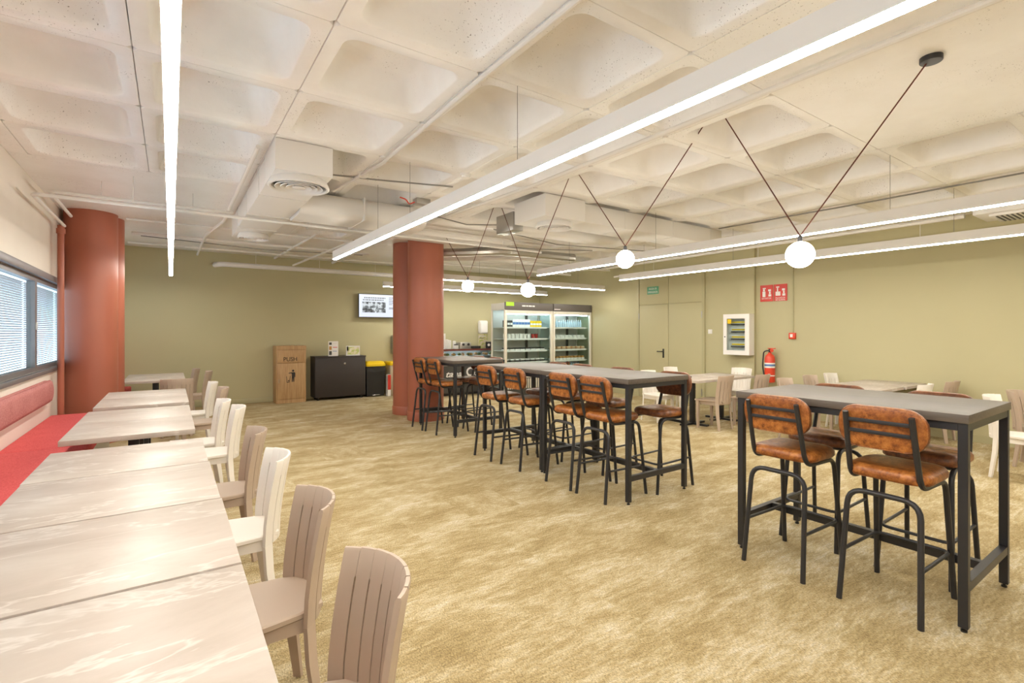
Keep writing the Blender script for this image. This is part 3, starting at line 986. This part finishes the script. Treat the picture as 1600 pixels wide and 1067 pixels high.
# food inside the display
ORD_ = ['leftmost', 'second', 'third', 'fourth', 'fifth', 'sixth', 'seventh', 'rightmost']
random.seed(5)
for k in range(8):
    x = 5.10 + k * .22
    tr = thing('food_tray', ORD_[k] + ' small tray of food behind the counter glass', 'tray', (x, CY + .16, .90), 0, 'food trays in the counter display')
    obj('tray', B(-.085, .085, -.12, .12, 0, .03, bev=.004), 'white' if k % 2 else 'steel', tr)
    for q in range(3):
        obj('food_piece', L([(.012, .028), (.045, .04), (.05, .06), (.03, .085), (.008, .092)], 12, (-.03 + random.uniform(-.01, .05), -.07 + q * .07)),
            ['bread', 'salad', 'bread', 'flyer_orange'][(k + q) % 4], tr)
card('menu_stand', 'tall narrow white price list on the counter beside the brown column', 'sign', 5.22, CY + .12, 1.085, .16, .37, 'white',
     [(.2, .75, .12 + .13 * i, .15 + .13 * i, 'charcoal') for i in range(6)])
def canister(label, x, y, r, h, m, lid=None, name='canister', cat='container', group=None):
    t = thing(name, label, cat, (x, y, 1.085), 0, group)
    obj('body', L([(r * .92, 0), (r, .01), (r, h * .9), (r * .9, h)], 20), m, t)
    obj('lid', L([(r * 1.02, h), (r * 1.02, h + .018), (r * .3, h + .03)], 20), lid or m, t)
canister('stack of white paper cups on the counter next to the price list', 5.38, CY + .2, .045, .20, 'white', name='cup_stack', cat='cups')
canister('second stack of white paper cups on the counter', 5.47, CY + .24, .04, .18, 'white', name='cup_stack', cat='cups')
canister('short white jar with black lid on the counter', 5.58, CY + .12, .055, .09, 'white', 'black_plastic', name='jar', cat='jar')
t = thing('coffee_grinder_unit', 'steel twin-dial counter machine among cups on the counter', 'machine', (5.85, CY + .25, 1.085))
obj('body', B(-.15, .15, -.12, .14, 0, .155, bev=.012), 'steel', t)
for x in (-.07, .07):
    obj('dial', L([(.03, 0), (.03, .02), (.02, .026)], 16), 'black_plastic', t, loc=(x, -.12, .105)).rotation_euler = (PI / 2, 0, 0)
canister('small white cup on top of the counter machine side', 5.66, CY + .36, .04, .16, 'white', name='cup', cat='cup')
t = thing('cash_tray', 'flat black box on the counter right of the steel machine', 'box', (6.13, CY + .2, 1.085))
obj('body', B(-.12, .12, -.10, .12, 0, .065, bev=.006), 'black_plastic', t)
obj('slot', B(-.09, .09, -.103, -.10, .03, .045), 'charcoal', t, smooth=0)
card('flyer_stand', 'green printed flyer board on the counter behind a black cup', 'sign', 6.40, CY + .25, 1.085, .26, .36, 'flyer', [(.1, .8, .8, .88, 'white'), (.1, .6, .68, .72, 'salad')])
card('flyer_stand', 'orange printed flyer board on the counter beside the tall fridge', 'sign', 6.72, CY + .06, 1.085, .19, .36, 'flyer_orange', [(.15, .85, .82, .9, 'red'), (.2, .5, .2, .45, 'bread'), (.6, .85, .15, .4, 'white')])
t = thing('logo_cup', 'black round tin with pale emblem in front of the green flyer', 'tin', (6.46, CY + .06, 1.085))
obj('body', L([(.075, 0), (.08, .01), (.08, .16), (.07, .17)], 24), 'black_plastic', t)
obj('emblem', L([(.032, 0), (.032, .003)], 16), 'white', t, loc=(-.0445, -.0665, .09)).rotation_euler = (PI / 2, 0, -.59)
t = thing('towel_dispenser', 'white paper towel dispenser on the back wall behind the counter', 'dispenser', (7.02, YB - .001, 1.62))
bm = bmesh.new()
loft(bm, [[(x, -.0, z) for x, z in rrect(.25, .36, .05)], [(x, -.10, z) for x, z in rrect(.25, .36, .05)], [(x, -.13, z) for x, z in rrect(.20, .30, .05)]])
obj('cover', bm, 'white', t, smooth=40)
obj('outlet', B(-.08, .08, -.10, -.02, -.20, -.17), 'charcoal', t, smooth=0)
t = thing('back_counter', 'low grey preparation counter against the back wall behind the display', 'counter', (4.9, 11.62, 0))
obj('body', B(0, 3.0, -.45, 0, 0, .86), 'charcoal', t, smooth=0)
obj('worktop', B(-.01, 3.01, -.47, 0, .86, .90, bev=.003), 'steel', t)

# ------------------------------------------------------------------ tall display fridges
FY = 9.40
def fridge(label, x0, w, green):
    t = thing('display_fridge', label, 'fridge', (x0, FY, 0), 0, 'tall display fridges')
    D_ = .60
    obj('base', B(0, w, .02, D_, 0, .15), 'charcoal', t, smooth=0)
    obj('back_panel', B(.03, w - .03, D_ - .03, D_, .15, 2.16), 'alu_light', t, smooth=0)
    obj('roof', B(0, w, .03, D_, 2.0, 2.16), 'alu_light', t, smooth=0)
    for s, xx in ((0, 0), (1, w - .055)):
        obj('front_post', B(xx, xx + .055, 0, .06, 0, 2.02, bev=.006), 'cream_frame', t)
        obj('rear_post', B(xx + (.0 if s == 0 else .03), xx + (.025 if s == 0 else .055), D_ - .06, D_, .15, 2.0), 'cream_frame', t, smooth=0)
        xs = 0.004 if s == 0 else w - .012
        obj('side_glass', B(xs, xs + .008, .06, D_ - .06, .15, 2.0), 'glass', t, smooth=0)
    h = obj('header', B(.0, w, -.01, .03, 1.995, 2.18, bev=.004), 'header', t)
    obj('head_rail', B(.055, w - .055, .0, .05, 1.92, 1.992), 'cream_frame', t, smooth=0)
    obj('inner_light', B(.08, w - .08, .08, .11, 1.90, 1.918), 'fridge_led', t, smooth=0)
    obj('door_glass', B(.06, w - .06, .03, .036, .55, 1.92), 'glass', t, smooth=0)
    obj('centre_strut', B(w * .70, w * .70 + .05, D_ - .07, D_ - .031, .5, 1.9), 'charcoal', t, smooth=0)
    random.seed(13)
    if green:
        obj('header_sticker', B(.02, .24, -.013, -.0105, 2.09, 2.18), 'lime', h, smooth=0)
        x = .47
        for ww in (.10, .055, .09, .07):
            obj('header_mark', B(x, x + ww, -.013, -.0105, 2.085, 2.115), 'white', h, smooth=0)
            x += ww + .018
    else:
        obj('header_mark', B(.02, .21, -.013, -.0105, 2.035, 2.052), 'white', h, smooth=0)
    zz = [.50, .78, 1.05, 1.33, 1.60]
    for z in zz:
        s_ = obj('shelf', B(.06, w - .06, .10, D_ - .03, z - .012, z), 'white_metal', t, smooth=0)
        obj('price_rail', B(.06, w - .12, .088, .10, z - .028, z + .012), 'white', s_, smooth=0)
    for k in range(22):
        xx = .09 + (w - .18) * k / 21
        obj('grille_bar', B(xx - .012, xx + .012, .0, .018, .17, .40), 'cream_frame', t, smooth=0)
    obj('grille_frame', B(.055, w - .055, .018, .022, .15, .42), 'charcoal', t, smooth=0)
    obj('deck_front', B(.055, w - .055, .0, .05, .42, .47), 'cream_frame', t, smooth=0)
    return zz
W1 = 1.40
Z1 = fridge('tall display fridge on the left with lime sticker on its header', 6.28, W1, True)
W2 = 1.27
Z2 = fridge('tall display fridge on the right beside the olive wall', 7.70, W2, False)

ORD = ['leftmost', 'second', 'third', 'fourth', 'fifth', 'sixth', 'seventh', 'eighth', 'ninth', 'tenth', 'eleventh', 'twelfth', 'thirteenth', 'fourteenth']
def goods(name, label, cat, group, xs, y, z, builder):
    root = None
    for k, x in enumerate(xs):
        if root is None:
            root = thing(name, label, cat, (x, y, z), 0, group)
            builder(root)
        else:
            dup(root, (x, y, z), 0)
        o_ = root if k == 0 else last_dup[0]
        o_['label'] = (ORD[k] if k < len(xs) - 1 else 'rightmost') + ' ' + label
def b_carton(w, h, m1, m2):
    def f(t):
        obj('carton', B(-w / 2, w / 2, 0, .10, 0, h), m1, t, smooth=0)
        obj('label_print', B(-w / 2, w / 2, -.002, -.0005, h * .35, h * .65), m2, t, smooth=0)
    return f
def b_tub(r, h, m1, m2):
    def f(t):
        obj('tub', L([(r * .85, 0), (r, h)], 14), m1, t)
        obj('lid', L([(r * 1.06, h), (r * 1.06, h + .012), (r * .6, h + .018)], 14), m2, t)
    return f
def b_tray(w, h, m1, m2):
    def f(t):
        obj('tray', B(-w / 2, w / 2, 0, .16, 0, h * .55, bev=.004), m1, t)
        obj('cover', B(-w / 2 + .006, w / 2 - .006, .004, .15, h * .55, h, bev=.01), m2, t)
    return f
def b_bottle(r, h, m1, m2):
    def f(t):
        obj('bottle', L([(r * .9, 0), (r, .01), (r, h * .62), (r * .45, h * .80), (r * .4, h * .92)], 14), m1, t)
        obj('cap', L([(r * .48, h * .92), (r * .48, h)], 12), m2, t)
    return f
def spread(x0, x1, n):
    return [x0 + (x1 - x0) * k / (n - 1) for k in range(n)]
F1, F2 = 6.28, 7.70
GYY = FY + .14
goods('drink_carton', 'dark printed carton on the top shelf of the left fridge', 'carton', 'dark cartons in the left fridge', spread(F1 + .12, F1 + .27, 3), GYY, Z1[4], b_carton(.062, .16, 'charcoal', 'white'))
goods('drink_carton', 'white printed carton on the top shelf of the left fridge', 'carton', 'white cartons in the left fridge', spread(F1 + .35, F1 + .77, 6), GYY, Z1[4], b_carton(.078, .19, 'white', 'blue'))
goods('drink_carton', 'yellow printed carton on the top shelf of the left fridge', 'carton', 'yellow cartons in the left fridge', spread(F1 + .86, F1 + 1.12, 4), GYY, Z1[4], b_carton(.078, .155, 'yellow', 'white'))
goods('yogurt_tub', 'white tub on the second shelf of the left fridge', 'tub', 'white tubs in the left fridge', spread(F1 + .12, F1 + .80, 7), GYY + .05, Z1[3], b_tub(.045, .10, 'white', 'white'))
goods('yogurt_tub', 'dark red pot on the second shelf of the left fridge', 'tub', 'dark red pots in the left fridge', spread(F1 + .93, F1 + 1.03, 2), GYY + .05, Z1[3], b_tub(.042, .11, 'berry', 'charcoal'))
goods('food_pack', 'white tray with black cover on the third shelf of the left fridge', 'food pack', 'third-shelf trays in the left fridge', spread(F1 + .15, F1 + 1.2, 8), GYY, Z1[2], b_tray(.115, .07, 'white', 'black_plastic'))
goods('food_pack', 'black tray with white cover on the fourth shelf of the left fridge', 'food pack', 'fourth-shelf trays in the left fridge', spread(F1 + .15, F1 + 1.2, 8), GYY, Z1[1], b_tray(.115, .075, 'black_plastic', 'white'))
goods('green_crate', 'lime green pack on the lowest deck of the left fridge', 'crate', 'lime packs in the left fridge', spread(F1 + .25, F1 + 1.2, 6), GYY, Z1[0], b_carton(.13, .10, 'lime', 'white'))
goods('drink_bottle', 'clear white-capped bottle on the top shelf of the right fridge', 'bottle', 'clear bottles in the right fridge', spread(F2 + .12, F2 + 1.05, 14), GYY + .05, Z2[4], b_bottle(.030, .20, 'clearish', 'white'))
goods('food_pack', 'white wrapped pack on the second shelf of the right fridge', 'food pack', 'white packs in the right fridge', spread(F2 + .14, F2 + 1.1, 8), GYY, Z2[3], b_tray(.11, .085, 'white', 'white'))
goods('food_pack', 'brown sandwich pack on the third shelf of the right fridge', 'food pack', 'sandwich packs in the right fridge', spread(F2 + .14, F2 + 1.1, 7), GYY, Z2[2], b_tray(.125, .075, 'wood_tray', 'flyer_orange'))
goods('food_pack', 'golden pastry pack on the fourth shelf of the right fridge', 'food pack', 'pastry packs in the right fridge', spread(F2 + .12, F2 + 1.1, 9), GYY, Z2[1], b_tray(.095, .10, 'white', 'bread'))
goods('drink_bottle', 'red drink bottle on the lowest shelf of the right fridge', 'bottle', 'red bottles in the right fridge', spread(F2 + .20, F2 + .42, 4), GYY + .05, Z2[0], b_bottle(.033, .22, 'berry', 'white'))
goods('drink_bottle', 'amber drink bottle on the lowest shelf of the right fridge', 'bottle', 'amber bottles in the right fridge', spread(F2 + .51, F2 + .66, 3), GYY + .05, Z2[0], b_bottle(.033, .22, 'amber', 'red'))
goods('drink_bottle', 'pale blue water bottle on the lowest shelf of the right fridge', 'bottle', 'water bottles in the right fridge', spread(F2 + .75, F2 + .98, 4), GYY + .05, Z2[0], b_bottle(.033, .22, 'clearish', 'blue'))

# ------------------------------------------------------------------ right wall: door, panel, signs, extinguisher
bm = bmesh.new()
y0, y1 = 6.10, 7.88
box(bm, XR - .035, XR + .01, y0, y0 + .06, 0, 2.86); box(bm, XR - .035, XR + .01, y1 - .06, y1, 0, 2.86)
box(bm, XR - .035, XR + .01, y0 + .06, y1 - .06, 2.80, 2.86)
dr = struct('door_1', bm, 'olive_trim', smooth=0)
ym = 7.0
for a, b in ((y0 + .063, ym - .004), (ym + .004, y1 - .063)):
    lf = obj('door_leaf', B(XR - .025, XR - .002, a, b, .008, 2.10, bev=.003), 'olive', dr)
    obj('transom_panel', B(XR - .022, XR - .002, a, b, 2.112, 2.796, bev=.003), 'olive', dr)
    for z in (.25, 1.85):
        yy = a if a < ym - .5 else b
        obj('hinge', L([(.011, z - .07), (.011, z + .07)], 10, (XR - .035, yy)), 'steel', lf)
    if a > ym - .1:
        h = obj('door_handle', T(bend([(XR - .025, 7.13, 1.06), (XR - .085, 7.13, 1.06), (XR - .085, 7.26, 1.06)], .02), .011, 8), 'black_plastic', lf)
        h2 = obj('handle_plate', B(XR - .032, XR - .025, 7.108, 7.152, .92, 1.12, bev=.003), 'black_plastic', lf)
t = thing('exit_sign', 'small green emergency exit sign above the grey-green door', 'sign', (XR - .025, 7.42, 2.43))
obj('plate', B(-.006, .0, -.16, .16, -.085, .085), 'green_sign', t, smooth=0)
obj('lettering', text_mesh('SALIDA DE', .062, 'right', (-.007, 0, .035), width=.22), 'white', t, smooth=0)
obj('lettering', text_mesh('EMERGENCIA', .062, 'right', (-.007, 0, -.04), width=.27), 'white', t, smooth=0)

t = thing('electrical_panel', 'white wall-mounted electrical panel with glazed door and breaker rows', 'panel', (XR - .06, 5.30, 1.06))
bm = bmesh.new()
py0, py1, ph = -.26, .26, .77
box(bm, -.012, 0, py0, py1, 0, ph)
box(bm, -.15, -.012, py0, py0 + .012, 0, ph); box(bm, -.15, -.012, py1 - .012, py1, 0, ph)
box(bm, -.15, -.012, py0 + .012, py1 - .012, 0, .012); box(bm, -.15, -.012, py0 + .012, py1 - .012, ph - .012, ph)
obj('enclosure', bm, 'white', t, smooth=0)
bm = bmesh.new()
box(bm, -.17, -.151, py0, py0 + .085, 0, ph); box(bm, -.17, -.151, py1 - .07, py1, 0, ph)
box(bm, -.17, -.151, py0 + .085, py1 - .07, 0, .085); box(bm, -.17, -.151, py0 + .085, py1 - .07, ph - .085, ph)
dd = obj('door', bm, 'white', t, smooth=0)
obj('lock', L([(.012, 0), (.012, .006)], 12), 'charcoal', dd, loc=(-.17, .225, .34)).rotation_euler = (0, -PI / 2, 0)
obj('pane', B(-.163, -.158, py0 + .085, py1 - .07, .085, ph - .085), 'glass', dd, smooth=0)
obj('warning_sticker', B(-.166, -.164, .095, .175, .59, .675), 'yellow', dd, smooth=0)
for z in (.14, .28, .42, .56):
    r_ = obj('breaker_row', B(-.07, -.03, -.16, .17, z, z + .075), 'alu_light', t, smooth=0)
    obj('label_strip', B(-.075, -.0702, -.15, .14, z + .045, z + .07), 'yellow', r_, smooth=0)
    obj('switch_strip', B(-.09, -.0702, -.15, .15, z + .005, z + .028), 'charcoal', r_, smooth=0)

def fire_sign(label, y, lines, kind):
    t = thing('fire_sign', label, 'sign', (XR - .004, y, 2.20), 0, 'red fire safety signs')
    obj('plate', B(-.006, .0, -.118, .118, -.15, .15), 'red', t, smooth=0)
    xx = -.0075
    Q = lambda n_, a, b, c, d_: obj(n_, B(xx, -.0061, -b, -a, c, d_), 'white', t, smooth=0)
    if kind == 0:
        Q('extinguisher_symbol', -.075, -.02, -.065, .035); Q('extinguisher_symbol', -.065, -.03, .04, .075); Q('extinguisher_symbol', -.07, -.015, .08, .10)
    else:
        Q('hand_symbol', -.085, .0, -.055, .02); Q('hand_symbol', -.06, -.04, .021, .085); Q('hand_symbol', -.075, -.02, .09, .11)
    for k, (a, b, c, d_) in enumerate(((.035, .085, -.06, -.02), (.045, .075, -.015, .03), (.03, .08, .035, .07))):
        Q('flame_symbol', a, b, c, d_)
    for k, s in enumerate(lines):
        obj('lettering', text_mesh(s, .042, 'right', (xx, 0, -.095 - .036 * k), width=.17, depth=.0005), 'white', t, smooth=0)
fire_sign('red fire sign reading extintor, left one of the pair', 4.835, ['EXTINTOR'], 0)
fire_sign('red fire sign with hand symbol, right one of the pair', 4.585, ['PULSADOR', 'DE ALARMA'], 1)

t = thing('fire_extinguisher', 'red fire extinguisher on the right wall below the fire signs', 'extinguisher', (XR - .115, 4.72, .58))
obj('cylinder', L([(.05, 0), (.08, .012), (.085, .03), (.085, .44), (.07, .49), (.03, .525), (.028, .545)], 24), 'orange_red', t)
obj('paper_label', L([(.0862, .12), (.0862, .36)], 24, cap=False), 'white', t)
obj('red_text_block', L([(.0868, .14), (.0868, .27)], 24, cap=False), 'orange_red', t)
obj('blue_text_block', L([(.0868, .30), (.0868, .335)], 24, cap=False), 'blue', t)
obj('valve', L([(.022, .545), (.022, .60), (.012, .61)], 14), 'black_plastic', t)
obj('lever', B(-.02, .02, -.10, .03, .61, .625, bev=.003), 'orange_red', t)
obj('hose', T(bend([(0, .02, .58), (-.02, .10, .56), (-.06, .10, .30), (-.06, .07, .12)], .06), .012, 8), 'black_plastic', t)
obj('gauge', L([(.03, 0), (.03, .014)], 16), 'orange_red', t, loc=(-.02, -.05, .58)).rotation_euler = (0, -PI / 2, 0)
obj('wall_bracket', B(.075, .115, -.03, .03, .40, .46), 'steel', t, smooth=0)

t = thing('alarm_button', 'small red fire alarm call point on the right wall with cable', 'alarm', (XR, 4.37, 1.37))
obj('housing', B(-.045, 0, -.055, .055, 0, .11, bev=.006), 'orange_red', t)
obj('press_plate', B(-.048, -.045, -.015, .03, .03, .085), 'white', t, smooth=0)
obj('cable_conduit', B(-.018, 0, -.012, .012, .11, ZC - 1.37), 'olive_trim', t, smooth=0)
t = thing('wall_switch', 'small white switch on the olive wall left of the electrical panel', 'switch', (XR, 5.99, 1.50))
obj('plate', B(-.012, 0, -.045, .045, -.045, .045, bev=.004), 'white', t)
obj('rocker', B(-.018, -.012, -.02, .02, -.028, .028, bev=.003), 'white', t)

# ------------------------------------------------------------------ ceiling services
def diffuser_round(t, x, y, z, R_):
    d = obj('round_diffuser', L([(R_ * .9, z), (R_ * .95, z - .02), (R_, z - .05), (R_, z - .06), (R_ * .94, z - .068), (R_ * .88, z - .06), (R_ * .84, z - .03)], 40, (x, y), cap=False), 'duct', t)
    obj('diffuser_throat', L([(R_ * .84, z - .006), (R_ * .84, z - .001)], 32, (x, y)), 'alu', d)
    for q in (.78, .60, .42):
        obj('diffuser_cone', L([(R_ * (q - .15), z - .026), (R_ * q, z - .062), (R_ * (q - .012), z - .066), (R_ * (q - .17), z - .028)], 36, (x, y), cap=False), 'duct', d)
    obj('diffuser_disc', L([(R_ * .10, z - .03), (R_ * .22, z - .062), (R_ * .18, z - .068)], 28, (x, y)), 'duct', d)
t = thing('air_duct', 'white rectangular air duct with round diffuser above the marble tables', 'duct', (.92, 4.45, 2.84))
obj('duct_run', B(-.21, .24, .551, 3.55, .001, .25, bev=.004), 'duct', t)
obj('plenum_box', B(-.215, .245, 0, .55, 0, .257, bev=.003), 'duct', t)
diffuser_round(t, .02, .26, 0, .255)
diffuser_round(t, .02, 3.2, 0, .20)
for y in (.95, 1.9, 2.8):
    obj('duct_joint', B(-.215, .245, y, y + .02, -.005, .255), 'duct', t, smooth=0)
t = thing('air_duct', 'white rounded branch duct running under the ceiling towards the middle', 'duct', (1.17, 6.1, 2.80))
bm = bmesh.new()
loft(bm, [[(x, a, .14 + b_) for a, b_ in rrect(.62, .26, .10)] for x in (0, 1.5)])
obj('duct_run', bm, 'duct', t, smooth=40)
obj('duct_joint', B(.70, .72, -.315, .315, .005, .275, bev=.004), 'duct', t)
t = thing('air_duct', 'white air duct with round diffuser above the joined high tables', 'duct', (3.55, 4.48, 2.84))
obj('plenum_box', B(0, .62, 0, .62, 0, .257, bev=.003), 'duct', t)
diffuser_round(t, .36, .28, 0, .235)
obj('duct_run', B(.62, 3.6, .08, .56, .02, .25, bev=.004), 'duct', t)
for x in (1.4, 2.4, 3.3):
    obj('duct_joint', B(x, x + .02, .075, .565, .015, .252), 'duct', t, smooth=0)
bm = bmesh.new()
loft(bm, [[(x, 1.0 + a, .10 + b_) for a, b_ in rrect(.36, .22, .09)] for x in (.25, 2.2)])
obj('branch_run', bm, 'duct', t, smooth=40)
obj('collar_box', B(.10, .26, .80, 1.20, -.02, .22, bev=.006), 'steel', t)
t = thing('air_duct', 'white air duct with a slotted grille at the right edge of the ceiling', 'duct', (7.85, -1.0, 2.88))
obj('duct_run', B(0, .62, 0, 2.75, 0, .218, bev=.004), 'duct', t)
gr = obj('grille_frame', B(.06, .56, 1.95, 2.62, -.03, -.001, bev=.004), 'duct', t)
for k in range(14):
    y = 2.0 + k * .0425
    obj('grille_slat', B(.10, .52, y, y + .016, -.036, -.0305), 'charcoal', gr, smooth=0)

def pipe(label, pts, r, m='duct', name='ceiling_pipe', cat='pipe', clips=0):
    a = Vector(pts[0])
    t = thing(name, label, cat, a)
    loc = [Vector(p) - a for p in pts]
    obj('pipe_run', T(bend(loc, max(.03, r * 2.5)), r, 10), m, t)
    for k in range(clips):
        f = (k + .5) / clips
        # point at fraction f of the longest segment
        i = max(range(len(loc) - 1), key=lambda q: (loc[q + 1] - loc[q]).length)
        p = loc[i].lerp(loc[i + 1], f)
        top = ZC - a.z
        if top - p.z > r + .004:
            obj('hanger', T([(p.x, p.y, p.z + r * .6), (p.x, p.y, top)], .004, 6), 'duct', t)
    return t
pipe('thin white pipe turning along the window wall, nearer of two', [(-1.08, 8.15, 2.80), (-1.08, 6.42, 2.80), (5.0, 6.42, 2.80)], .018, clips=4)
pipe('thin white pipe turning along the window wall, farther of two', [(-1.02, 8.15, 2.93), (-1.02, 6.83, 2.93), (.62, 6.83, 2.93)], .018, clips=2)
pipe('thick white pipe with elbow hanging before the olive back wall', [(.72, 11.42, 2.82), (.80, 11.20, 2.82), (8.2, 11.20, 2.82)], .05, clips=6)
pipe('white pipe along the ceiling beside the middle lamp', [(3.2, -2, 3.065), (3.2, 4.3, 3.065), (3.05, 6.6, 3.065)], .020)
pipe('white conduit winding along a ceiling rib above the room centre', [(1.585, -1.5, 3.072), (1.585, 2.6, 3.072), (1.63, 4.5, 3.072), (1.50, 5.7, 3.072)], .016)
pipe('grey cable running across the coffered ceiling right of the round diffuser', [(1.2, 5.20, 3.088), (1.75, 5.08, 3.088), (2.55, 4.85, 3.088)], .008, 'grey_cable', 'ceiling_cable', 'cable')
pipe('long grey cable along the right ceiling coffers', [(6.98, 4.5, 3.09), (7.06, 2.6, 3.09), (7.04, 1.2, 3.09), (7.1, -.5, 3.09)], .009, 'grey_cable', 'ceiling_cable', 'cable')
pipe('white conduit under the ceiling along the left edge of the air duct', [(.60, 4.6, 3.04), (.60, 7.9, 3.02), (.45, 9.2, 3.02), (.42, 11.3, 2.98)], .02)
pipe('slanted white conduit from the ceiling to the thick pipe on the back wall', [(2.6, 8.6, 3.07), (2.1, 11.1, 2.88)], .02)
pipe('white pipe along the right wall below the ceiling, lower one', [(8.55, -1, 2.78), (8.55, 8.2, 2.78)], .022, clips=4)
pipe('white pipe along the right wall below the ceiling, upper one', [(8.2, 1.9, 2.95), (8.2, 8.4, 2.95)], .03, clips=3)
pipe('grey steel flexible duct above the counter behind the brown column', [(3.95, 8.0, 2.90), (4.8, 7.3, 2.92), (6.4, 7.2, 2.92)], .075, 'steel', 'flexible_duct', 'duct')
pipe('second white flexible duct above the counter', [(4.2, 9.0, 2.95), (5.6, 7.9, 2.95), (7.6, 7.9, 2.95)], .06, 'duct', 'flexible_duct', 'duct')
pipe('thin dark cable crossing the ceiling before the fridges', [(4.0, 6.3, 3.04), (5.5, 6.6, 3.0), (7.8, 6.3, 3.04)], .008, 'grey_cable', 'ceiling_cable', 'cable')
pipe('white pipe crossing the far ceiling left of the brown column', [(-.5, 9.6, 3.02), (3.2, 9.6, 3.02)], .025)
pipe('thin white pipe crossing the far ceiling near the back wall', [(-.6, 10.5, 3.0), (5.2, 10.5, 3.0)], .018)
pipe('long white pipe across the far ceiling above the counter', [(4.2, 9.8, 2.98), (8.6, 9.8, 2.98)], .03)
t = thing('beam', 'white dropped ceiling beam above the brown column', 'beam', (1.6, 7.32, 2.98))
obj('beam_body', B(0, 3.4, 0, .25, 0, .118, bev=.004), 'duct', t)
obj('edge_strip', B(0, 3.4, -.012, 0, 0, .03), 'duct', t, smooth=0)
for x, y, lab in ((1.60, 4.98, 'small white smoke detector on the ceiling left of the middle lamp'),
                  (2.47, 4.42, 'small white smoke detector on the ceiling beside the middle lamp')):
    t = thing('smoke_detector', lab, 'detector', (x, y, ZC))
    obj('base', L([(.055, -.015), (.055, 0)], 20), 'white', t)
    obj('head', L([(.02, -.045), (.042, -.04), (.046, -.015)], 20), 'white', t)
t = thing('junction_box', 'small white junction box with orange wiring beside the middle lamp', 'box', (2.50, 5.56, ZC))
obj('box_body', B(-.09, .09, -.06, .06, -.07, 0, bev=.004), 'steel', t)
obj('wiring', T(bend([(-.08, 0, -.04), (-.14, .05, -.07), (-.20, 0, -.03), (-.26, .04, -.005)], .03), .008, 8), 'orange_red', t)
pipe('thick white pipe ending beside the brown column under the ceiling', [(2.75, 6.75, 2.97), (4.6, 6.75, 2.97)], .05)
pipe('thin white pipe behind the thick one near the brown column', [(2.3, 7.0, 3.03), (5.6, 7.0, 3.03)], .02)
pipe('thin grey cable sagging across the ceiling before the brown column', [(2.6, 5.95, 3.05), (3.4, 6.05, 2.99), (4.4, 5.7, 3.04)], .008, 'grey_cable', 'ceiling_cable', 'cable')
pipe('grey cable crossing the ceiling right of the brown column', [(4.3, 7.6, 3.04), (5.4, 7.1, 2.98), (6.6, 6.9, 3.04)], .008, 'grey_cable', 'ceiling_cable', 'cable')
pipe('white pipe slanting across the far ceiling above the fridges', [(5.2, 8.9, 2.92), (8.4, 8.2, 2.92)], .022)
pipe('white pipe running to the back wall left of the brown column', [(2.9, 7.7, 3.03), (2.9, 11.1, 3.0)], .03)
pipe('second white pipe running to the back wall, nearer the bin cabinet', [(1.9, 8.2, 3.04), (1.75, 11.1, 3.0)], .022)
pipe('thin white pipe across the far ceiling behind the first air duct', [(-.5, 8.5, 3.03), (2.5, 8.5, 3.03)], .016)
pipe('grey cable across the far ceiling behind the first air duct', [(-.4, 10.0, 3.05), (1.4, 10.05, 3.0), (3.2, 10.0, 3.05)], .008, 'grey_cable', 'ceiling_cable', 'cable')
t = thing('cable_tray', 'grey metal cable tray under the ceiling right of the brown column', 'tray', (5.75, 8.25, 2.96))
obj('tray_base', B(0, 2.6, 0, .14, 0, .004), 'steel', t, smooth=0)
for y in (0, .137):
    obj('tray_side', B(0, 2.6, y, y + .003, .004, .045), 'steel', t, smooth=0)
for x in (.3, 1.3, 2.3):
    obj('hanger', T([(x, .07, .004), (x, .07, ZC - 2.96)], .004, 6), 'steel', t)
